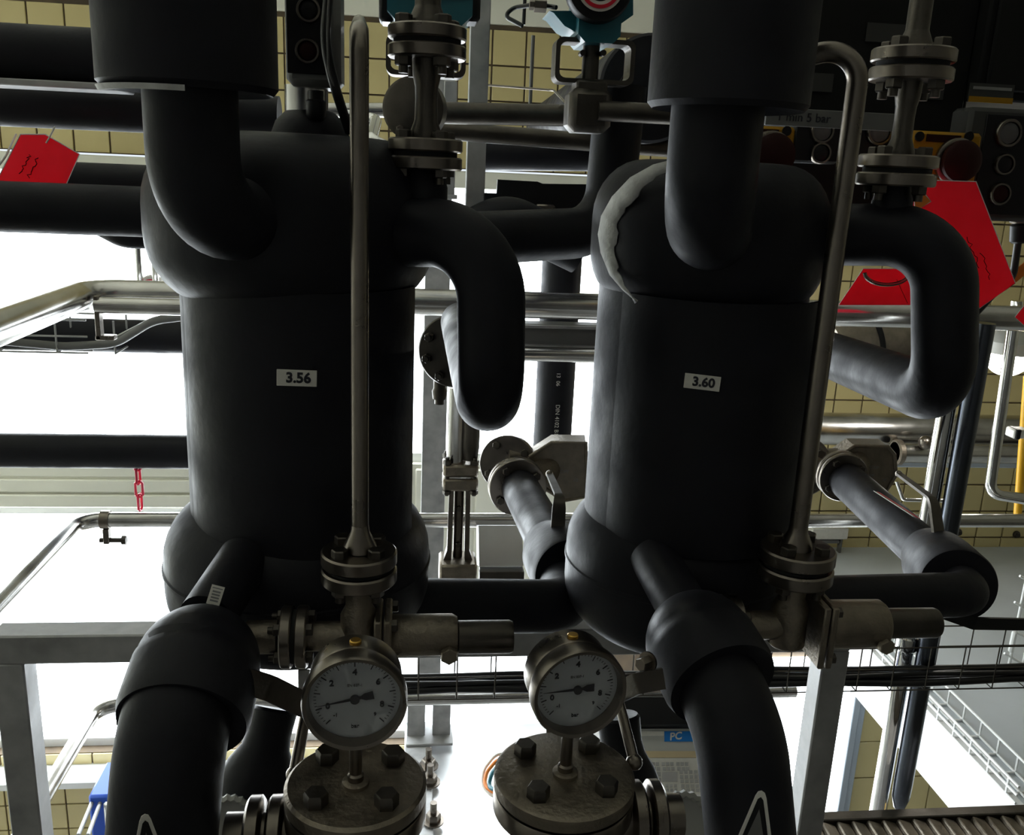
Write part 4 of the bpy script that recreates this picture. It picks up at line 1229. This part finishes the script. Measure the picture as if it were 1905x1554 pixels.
# black pipe dropping and turning left between the vessels
pipe('insulated_pipe', [(1156, 160, 1.72), (1128, 432, 1.72), (860, 445, 1.60), (560, 455, 1.60)], .092, 'rubber', 'black insulated pipe dropping and turning left behind the middle loop', 'pipe', r=.085, n=32, bends=12)
pipe('insulated_pipe', [(880, 288, 2.75), (1130, 290, 2.75)], .088, 'rubber', 'short black insulated pipe across the tiles at the top middle', 'pipe', n=28)
pipe('insulated_pipe', [(880, 430, 2.2), (940, 400, 2.2), (1080, 470, 2.2)], .105, 'rubber', 'black insulated bend behind the middle loop at the window top', 'pipe', r=.09, n=28)
pl_ = thing('black_panel', 'flat black panel with a small bright latch behind the middle loop', 'panel', P(1000, 400, 2.45))
part(pl_, 'sheet', MB().prism([P(926, 334, 2.45), P(1000, 338, 2.45), P(1010, 342, 2.45), P(1150, 344, 2.45), P(1150, 470, 2.45), P(880, 470, 2.45), P(884, 358, 2.45), P(924, 360, 2.45)], V((0, .02, 0))), 'black_plastic')
q = P(1014, 392, 2.43)
lt_ = part(pl_, 'latch', MB().box(q, (.05, .02, .032), None, .004).cyl(q + V((.005, -.012, -.008)), q + V((.005, -.02, -.008)), .009, 16), 'steel', 'small bright steel latch')
for dx in (-.02, .022): part(lt_, 'screw', MB().cyl(q + V((dx, -.01, .006)), q + V((dx, -.014, .006)), .004, 10), 'dull_steel')
# vertical black pipe with printed text
c = P(1036, 660, 2.75); r = L(72, c) / 2
t = thing('insulated_pipe', 'vertical black insulated pipe with white print before the window between the vessels', 'pipe', V((c.x, 2.75, 0)))
part(t, 'pipe', MB().cyl(V((c.x, 2.75, P(1036, 880, 2.75).z)), V((c.x, 2.75, P(1036, 430, 2.75).z)), r, 32), 'rubber')
o = V((c.x + r * .02, 2.75 - r - .002, P(1040, 770, 2.75).z))
writing(t, 'DIN 4102 B1 - AF', L(11, c), V((o.x, o.y, P(1040, 783, 2.75).z)), -Z, X, m='label', align='CENTER')
writing(t, '13  06', L(10, c), V((o.x - .003, o.y, P(1036, 698, 2.75).z)), -Z, X, m='label')
# flange disc behind the middle loop
c = P(848, 652, 1.82); r = L(68, c)
t = thing('blind_flange', 'dark round flange with bolts and a drain plug behind the middle loop', 'flange', c - Z * r)
ax_ = V((-.25, -1, .05))
part(t, 'disc', MB().lathe([(r * .97, -.004), (r, 0), (r, .016), (r * .96, .02)], c, ax_, 56), 'dull_steel')
part(t, 'rear_disc', MB().lathe([(r * .97, -.03), (r, -.027), (r, -.012), (r * .97, -.009)], c, ax_, 56), 'dull_steel')
aa, uu, ww = frame(ax_)
for k in range(8):
    an = k * math.pi / 4 + .3
    m2 = MB(); hexhead(m2, c + aa * .02 + (uu * math.cos(an) + ww * math.sin(an)) * r * .76, aa, .010, .012); m2.cyl(c + aa * .03 + (uu * math.cos(an) + ww * math.sin(an)) * r * .76, c + aa * .042 + (uu * math.cos(an) + ww * math.sin(an)) * r * .76, .006, 10)
    part(t, 'bolt', m2, 'dull_steel')
q = P(818, 722, 1.84)
part(t, 'drain_plug', MB().lathe([(.010, -.034), (.010, -.024), (.014, -.023), (.016, -.006), (.013, 0), (.013, .02)], q, Z, 12), 'dull_steel')

# control valve with yoke at the middle
Yg = 2.3
c = P(856, 880, Yg)
t = thing('yoke_valve', 'steel gate valve with bolted bonnet and open yoke between the vessels', 'valve', P(862, 1075, Yg))
def zz(py): return P(858, py, Yg).z
xc = c.x
part(t, 'upper_pipe', MB().lathe([(.026, zz(858)), (.026, zz(720))], V((xc - .012, Yg, 0)), Z, 24), 'pipe_steel')
part(t, 'dark_pipe', MB().lathe([(.020, zz(852)), (.024, zz(830)), (.024, zz(760))], V((xc + .024, Yg - .01, 0)), Z, 24), 'dull_steel')
part(t, 'bonnet', MB().span((xc - .046, Yg - .04, zz(880)), (xc + .046, Yg + .04, zz(858)), .006), 'cast_steel')
part(t, 'bonnet', MB().span((xc - .046, Yg - .04, zz(906)), (xc + .046, Yg + .04, zz(883)), .006), 'cast_steel')
for sx in (-1, 1):
    for sy in (-1, 1):
        m2 = MB().cyl(V((xc + sx * .036, Yg + sy * .03, zz(915))), V((xc + sx * .036, Yg + sy * .03, zz(845))), .006, 10)
        hexhead(m2, V((xc + sx * .036, Yg + sy * .03, zz(858))), Z, .011, .012); hexhead(m2, V((xc + sx * .036, Yg + sy * .03, zz(906))), -Z, .011, .01)
        part(t, 'bolt', m2, 'dull_steel')
for sx in (-1, 1):
    part(t, 'yoke_arm', MB().prism([V((xc + sx * .016, Yg - .015, zz(905))), V((xc + sx * .028, Yg - .015, zz(905))), V((xc + sx * .030, Yg - .015, zz(1020))), V((xc + sx * .040, Yg - .015, zz(1040))), V((xc + sx * .018, Yg - .015, zz(1040)))], V((0, .03, 0))), 'steel')
part(t, 'spindle', MB().cyl(V((xc, Yg + .01, zz(1040))), V((xc, Yg + .01, zz(900))), .013, 18), 'steel')
for py in (945, 1012):
    m2 = MB(); hexhead(m2, V((xc, Yg - .004, zz(py))), -Y_, .008, .008); part(t, 'bolt', m2, 'dull_steel')
part(t, 'base', MB().span((xc - .05, Yg - .05, zz(1085)), (xc + .05, Yg + .05, zz(1038)), .006), 'cast_steel')
t = thing('junction_box', 'pale grey steel box beside the yoke valve foot', 'box', P(930, 1075, 2.35))
q0, q1 = P(892, 1003, 2.35), P(972, 1048, 2.35)
part(t, 'case', MB().prism([V((q0.x, 2.33, q1.z)), V((q1.x, 2.33, q1.z)), V((q1.x, 2.40, q0.z + .02)), V((q0.x, 2.40, q0.z + .02))], V((0, .08, -.03))), 'table_steel')
part(t, 'front', MB().span((q0.x, 2.30, q1.z - .05), (q1.x, 2.34, q1.z - .004), .002), 'dull_steel')

# ---- push button box at the upper left, on a tube above the vessel
def button_box(label, x0, y0, x1, y1, Yb, buttons, plate, m='box_grey', dp=.07):
    a, b = P(x0, y0, Yb), P(x1, y1, Yb)
    t = thing('push_button_box', label, 'switch box', V(((a.x + b.x) / 2, Yb, b.z)), 'push button boxes')
    part(t, 'case', MB().span((a.x, Yb, b.z), (b.x, Yb + dp, a.z), .008), m)
    pa, pb_ = P(plate[0], plate[1], Yb), P(plate[2], plate[3], Yb)
    part(t, 'face', MB().span((pa.x, Yb - .003, pb_.z), (pb_.x, Yb + .001, pa.z), .001), 'black_plastic')
    for (px, py, d, mt) in buttons:
        q = P(px, py, Yb - .003); r = L(d, q) / 2
        bt_ = part(t, 'button', MB().lathe([(r * .72, 0), (r * .72, .006), (r * .5, .008), (0, .008)], q, -Y_, 28), mt)
        part(bt_, 'bezel', MB().lathe([(r, 0), (r, .006), (r * .93, .009), (r * .78, .009), (r * .74, .002)], q, -Y_, 32, cap=False), 'steel')
    return t
t = button_box('dark push button box with two buttons above the 3.56 vessel', 527, -40, 634, 164, 1.16, [(575, 20, 46, 'black_plastic'), (573, 96, 46, 'dark_red')], (531, -40, 612, 140))
solo('support_tube', MB().cyl(P(571, 215, 1.2), V((P(571, 215, 1.2).x, 1.2, P(571, 160, 1.2).z)), .026, 28), 'pipe_steel', 'short bright tube carrying the push button box above the 3.56 vessel', 'tube')
q = P(588, 192, 1.165)
solo('cable_gland', MB().lathe([(.008, -.02), (.012, -.014), (.012, .002), (.009, .004), (.009, .014)], q, Z, 12), 'black_plastic', 'black cable gland under the push button box', 'gland')
c = P(578, 262, 1.2)
t = thing('dome_cover', 'black domed cover on top of the 3.56 vessel', 'cover', c - Z * .02)
R_ = L(74, c)
part(t, 'dome', MB().lathe([(R_, -.02), (R_ * .98, .005), (R_ * .85, .022), (R_ * .6, .034), (R_ * .3, .039), (0, .04)], c, Z, 40), 'rubber')
pipe('cable', [(612, -20, 1.13), (603, 80, 1.12), (622, 160, 1.12), (650, 245, 1.16)], .0115, 'cable', 'thick black cable curving down from the push button box', 'cable', r=.12, n=14)
solo('pale_wire', MB().tube(fillet([P(612, -10, 1.11), P(609, 60, 1.10), P(611, 130, 1.11), P(622, 162, 1.12)], .04, 5), .0012, 8), 'box_grey', 'thin pale wire on the side of the push button box', 'wire')

# ================================================================== RIGHT: CABINETS AND SWITCH BOXES
def cabinet(label, x0, x1, ybot, Yc, xr_=None, depth=.3):
    a, b = P(x0, ybot, Yc), P(x1, ybot, Yc)
    t = thing('electrical_cabinet', label, 'cabinet', V(((a.x + b.x) / 2, Yc, b.z)), 'dark electrical cabinets')
    part(t, 'case', MB().span((a.x, Yc, b.z), (b.x, Yc + depth, 3.0), .006), 'cabinet')
    part(t, 'door', MB().span((a.x + .015, Yc - .012, b.z + .02), (b.x - .015, Yc, 2.98), .004), 'cabinet')
    return t
cb = cabinet('wide dark electrical cabinet behind the right spool piece', 1440, 1762, 430, 2.0)
cc = cabinet('dark electrical cabinet at the upper right corner', 1812, 2060, 200, 1.95)
def plate(parent, x0, y0, x1, y1, Yp, m='label', name='notice', lines=0, band=None):
    a, b = P(x0, y0, Yp), P(x1, y1, Yp)
    o = part(parent, name, MB().span((a.x, Yp - .004, b.z), (b.x, Yp, a.z)), m)
    if band: part(o, 'yellow_band', MB().span((a.x, Yp - .006, b.z), (b.x, Yp - .003, b.z + (a.z - b.z) * .3)), 'yellow')
    for k in range(lines):
        z_ = a.z - (a.z - b.z) * (.25 + .3 * k)
        part(o, 'print_line', MB().span((a.x + .006, Yp - .0055, z_ - .003), (b.x - .006, Yp - .004, z_ + .003)), 'print_grey')
plate(cb, 1614, 42, 1690, 82, 1.985, 'dim_plate')
plate(cb, 1500, 135, 1546, 172, 1.985, 'dim_plate')
plate(cb, 1700, 150, 1752, 186, 1.985, 'dim_plate')
plate(cc, 1805, 154, 1880, 194, 1.935, 'dim_plate', lines=1, band=True)
button_box('push button box with a white lamp and two ringed buttons at the right edge', 1808, 198, 1915, 414, 1.75, [(1874, 248, 52, 'button_white'), (1866, 306, 40, 'black_plastic'), (1858, 361, 42, 'dark_red')], (1836, 212, 1915, 402), 'dim_plate')
def estop(label, x0, y0, x1, y1, px, py, d, Yb):
    a, b = P(x0, y0, Yb), P(x1, y1, Yb)
    t = thing('emergency_stop', label, 'switch box', V(((a.x + b.x) / 2, Yb, b.z)), 'yellow emergency stops')
    part(t, 'case', MB().span((a.x, Yb, b.z), (b.x, Yb + .06, a.z), .006), 'yellow')
    q = P(px, py, Yb); r = L(d, q) / 2
    part(t, 'mushroom_button', MB().lathe([(r * .5, 0), (r * .5, .015), (r, .02), (r, .03), (r * .8, .036), (0, .04)], q, -Y_, 36), 'dark_red', 'dark red mushroom button')
    part(t, 'guard_ring', MB().lathe([(r * 1.05, 0), (r * 1.12, .003), (r * 1.12, .01), (r * 1.02, .012)], q, -Y_, 36), 'steel')
    for sx in (x0 + 12, x1 - 12):
        q2 = P(sx, y0 + 12, Yb)
        part(t, 'screw', MB().cyl(q2, q2 - Y_ * .003, L(9, q2), 16), 'black_plastic')
    part(t, 'red_print', MB().span((P(x0 + 26, y0 + 8, Yb).x, Yb - .002, P(x0, y0 + 20, Yb).z), (P(x1 - 26, y0 + 8, Yb).x, Yb + .001, P(x0, y0 + 6, Yb).z)), 'dark_red')
estop('yellow emergency stop with dark red mushroom button right of the right spool piece', 1698, 242, 1814, 345, 1775, 300, 74, 1.72)
estop('yellow emergency stop half hidden behind the 3.60 inlet pipe', 1385, 232, 1475, 305, 1430, 290, 80, 1.80)
button_box('black button panel with one ring between the riser and the yellow emergency stop', 1478, 232, 1562, 306, 1.80, [(1525, 285, 40, 'black_plastic'), (1528, 244, 46, 'button_white')], (1482, 234, 1560, 302), 'black_plastic')
button_box('black button panel with pale lamp behind the lower joint of the right spool piece', 1600, 236, 1690, 340, 1.80, [(1634, 246, 50, 'button_white'), (1634, 292, 42, 'black_plastic')], (1602, 238, 1688, 338), 'black_plastic')
q = P(1560, 222, 1.55)
t = thing('pipe_label', 'pale pipe banner reading min 5 bar behind the top of the right riser', 'label', q)
zt, zb = P(1500, 203, 1.55).z, P(1500, 236, 1.55).z
part(t, 'banner', MB().span((P(1425, 220, 1.55).x, 1.55, zb), (P(1668, 220, 1.55).x, 1.556, zt), .001), 'box_grey')
writing(t, '1 min 5 bar', (zt - zb) * .72, V((P(1495, 220, 1.55).x, 1.549, (zt + zb) / 2)), X, Z, m='ink')
# socket with cable below the right box
t = thing('cable_plug', 'black cable plug hanging at the right edge below the push button box', 'plug', P(1890, 470, 1.9))
a, b = P(1896, 405, 1.9), P(1890, 455, 1.9)
part(t, 'cap', MB().cyl(P(1900, 400, 1.9), P(1898, 416, 1.9), .022, 20, .003), 'steel')
part(t, 'body', MB().cyl(P(1898, 416, 1.9), P(1896, 452, 1.9), .020, 20, .004), 'black_plastic')
part(t, 'cable', MB().tube(fillet([P(1894, 450, 1.9), P(1884, 520, 1.9), P(1850, 545, 1.9), P(1800, 600, 1.9)], .05, 6), .008, 12), 'cable')

# ================================================================== RIGHT: PIPES BY THE TILED WALL
# twin vertical pipes passing down to the lower level
Yv = 2.22
q = P(1795, 720, Yv)
zt = P(1826, 600, Yv).z
t = thing('chrome_pipe', 'bright chrome vertical pipe running down past the wire trays at the right', 'pipe', V((q.x, Yv, ZF)), 'twin vertical pipes at the right')
part(t, 'pipe', MB().cyl(V((q.x - .022, Yv + .03, ZF)), V((q.x - .022, Yv + .03, zt)), .024, 28), 'chrome')
part(t, 'sleeve', MB().cyl(V((q.x - .022, Yv + .03, P(1690, 1218, Yv).z)), V((q.x - .022, Yv + .03, P(1690, 1192, Yv).z)), .030, 28, .004), 'chrome')
zt2 = P(1655, 1505, Yv).z
t = thing('dark_pipe', 'dark steel vertical pipe with a pointed lower tip at the right', 'pipe', V((q.x + .01, Yv, zt2)), 'twin vertical pipes at the right')
part(t, 'pipe', MB().lathe([(.003, zt2 - .012), (.005, zt2), (.016, zt2 + .012), (.0255, zt2 + .05), (.0265, zt2 + .1), (.0265, zt)], V((q.x + .018, Yv - .01, 0)), Z, 28), 'dark_metal')
solo('copper_tip', MB().cyl(V((q.x + .018, Yv - .01, zt2 - .035)), V((q.x + .018, Yv - .01, zt2 - .008)), .006, 12), 'brass', 'small brass nozzle under the dark pointed pipe at the right', 'nozzle')
# U tubes
pipe('steel_tube', [(1892, 560, 2.6), (1840, 918, 2.6), (2000, 944, 2.6)], .036, 'chrome', 'bright steel tube bent to the right at the right edge', 'tube', r=.05, n=20)
pipe('steel_tube', [(1668, 895, 2.9), (1680, 930, 2.9), (1760, 932, 2.9)], .014, 'chrome', 'thin bright tube with a short bend right of the right check valve', 'tube', r=.02, n=14)
# horizontal header at the wall
Yw = 3.7
zc = P(1700, 800, Yw).z
solo('header_pipe', MB().tube([V((P(1380, 800, Yw).x, Yw, zc)), V((XR - .1, Yw, zc))], .072, 32), 'pipe_steel', 'large horizontal stainless header pipe along the tiled wall at the right', 'pipe')
zc2 = P(1800, 843, 3.6).z
t = thing('branch_pipe', 'stainless branch pipe with a capped flange below the large header at the right', 'pipe', P(1700, 850, 3.6))
xa = P(1664, 840, 3.6).x; xb = P(2000, 840, 3.6).x
part(t, 'pipe', MB().tube([V((xa, 3.6, zc2)), V((xb, 3.6, zc2))], .045, 28), 'pipe_steel')
part(t, 'cap', MB().cyl(V((xa, 3.6, zc2)), V((xa + .03, 3.6, zc2)), .056, 28, .005), 'cast_steel')
part(t, 'knob', MB().ball(V((P(1720, 832, 3.55).x, 3.55, zc2 + .06)), .03, 18, 9), 'steel')
solo('grey_trunking', MB().span((P(1600, 860, 3.8).x, 3.8, P(1800, 871, 3.8).z), (XR - .1, 3.9, P(1800, 853, 3.8).z), .004), 'grey_paint', 'pale blue grey trunking under the branch pipe at the right wall', 'trunking')
pipe('yellow_pipe', [(1912, 700, 2.9), (1893, 960, 2.9)], .028, 'yellow_pipe', 'yellow vertical pipe at the right edge', 'pipe', n=18)
t = thing('pipe_clip', 'black and white pipe clip on the yellow pipe at the right edge', 'clip', P(1895, 810, 2.85))
q = P(1893, 805, 2.85)
part(t, 'clip', MB().box(q, (.06, .05, .032), None, .004), 'label')
part(t, 'band', MB().box(q + V((-.015, -.004, 0)), (.018, .052, .036), None, .003), 'black_plastic')
# pump head behind the large pipe and lamps
def dome_lamp(label, px, py, Yl, rpx, lit):
    c = P(px, py, Yl); r = L(rpx, c)
    t = thing('bulkhead_lamp', label, 'lamp', c - Z * r)
    part(t, 'housing', MB().lathe([(r, 0), (r * 1.05, .01), (r * 1.05, r * .5), (r * .8, r * .8), (r * .3, r * .95)], c, Z, 36), 'casing')
    part(t, 'globe', MB().lathe([(r * .96 * math.cos(a_ * math.pi / 16), -r * 1.0 * math.sin(a_ * math.pi / 16)) for a_ in range(9)], c, Z, 36), 'lamp_glass', 'glowing white globe')
    part(t, 'wall_arm', MB().cyl(c + Z * (r * .6), V((c.x, WY - .002, c.z + r * .6)), .018, 14), 'casing')
dome_lamp('glowing white dome lamp at the right edge under the large stainless pipe', 1876, 656, 3.2, 44, True)
dome_lamp('small glowing dome lamp half hidden behind the right return loop', 1690, 655, 3.3, 22, True)
c = P(1600, 650, 2.75)
t = thing('pump_head', 'rounded cast steel pump head behind the right riser under the large stainless pipe', 'pump', c - Z * .08)
part(t, 'housing', MB().lathe([(.05, -.11), (.085, -.10), (.105, -.05), (.10, 0), (.105, .02), (.105, .03), (.08, .035), (.08, .16), (.05, .17)], c, X + Z * .1, 40), 'cast_steel')
part(t, 'ring', MB().lathe([(.108, .015), (.114, .018), (.114, .028), (.108, .032)], c, X + Z * .1, 40), 'black_plastic')
q = P(1500, 618, 2.3)
t = thing('pipe_union', 'steel pipe union at the right shoulder of the 3.60 vessel', 'fitting', q - Z * .03)
part(t, 'nut', MB().lathe([(.018, -.03), (.021, -.027), (.021, .015), (.018, .018)], q, Z, 8), 'steel')
part(t, 'elbow', MB().tube(fillet([q + Z * .01, q + Z * .045, q + V((-.06, 0, .05))], .015, 5), .013, 16), 'steel')
# wall socket strip at the right wall foot
c = P(1540, 990, 4.24)
t = thing('wall_box', 'pale metal socket box at the foot of the tiled wall at the right', 'box', c - Z * .06)
w_, h_ = L(70, c), L(22, c)
part(t, 'case', MB().box(c, (w_, .06, h_), None, .004), 'label')
part(t, 'rail', MB().box(c + V((-.02, 0, -h_ * .75)), (w_ * .8, .05, h_ * .3), None, .003), 'box_grey')
part(t, 'leg', MB().box(c + V((w_ * .38, 0, -h_ * 1.2)), (.012, .03, h_ * 1.3), None, .001), 'box_grey')
for px, py in ((1812, 990), (1890, 994)):
    q = P(px - (30 if px < 1850 else 0), py, WY)
    solo('wall_bolt', MB().lathe([(.02, 0), (.02, .008), (.012, .012), (.012, .022)], q, -Y_, 12), 'dull_steel', 'dark bolt in the tile ' + ('near the right lever' if px < 1850 else 'at the right edge') + ' above the floor', 'bolt', 'wall bolts')
# pale upright wire rack at the right edge, above the slab
t = thing('wire_rack', 'pale upright wire rack standing on the grey floor at the right edge', 'rack', PZ(1890, 1262, SLAB))
b0 = PZ(1872, 1262, SLAB)
hs = P(1905, 1060, b0.y).z
for dx in (0, .06):
    part(t, 'upright', MB().cyl(b0 + X * dx, V((b0.x + dx, b0.y, hs)), .006, 10), 'white_paint')
for k in range(4):
    z_ = b0.z + .08 + k * .11
    part(t, 'hook', MB().tube([V((b0.x + .06, b0.y, z_ - .02)), V((b0.x - .03, b0.y, z_ + .03))], .005, 8), 'white_paint')
part(t, 'clip', MB().box(V((b0.x - .02, b0.y - .02, b0.z + .17)), (.02, .02, .09), None, .006), 'white_paint')
# blue crate with grey straps far below at the left
c = P(190, 1500, 3.2)
t = thing('blue_box', 'blue plastic box with grey straps far below at the lower left', 'box', c - Z * .2)
a, b = P(163, 1482, 3.2), P(260, 1620, 3.2)
part(t, 'body', MB().span((a.x, 3.2, b.z), (b.x, 3.42, a.z), .01), 'blue')
part(t, 'front', MB().span((a.x + .06, 3.18, b.z), (b.x, 3.2, a.z - .02), .01), 'table_steel')
for k in range(2):
    part(t, 'strap', MB().tube([P(146 + 18 * k, 1554, 3.05), P(186 + 14 * k, 1458, 3.3)], .008, 10), 'galvanised')
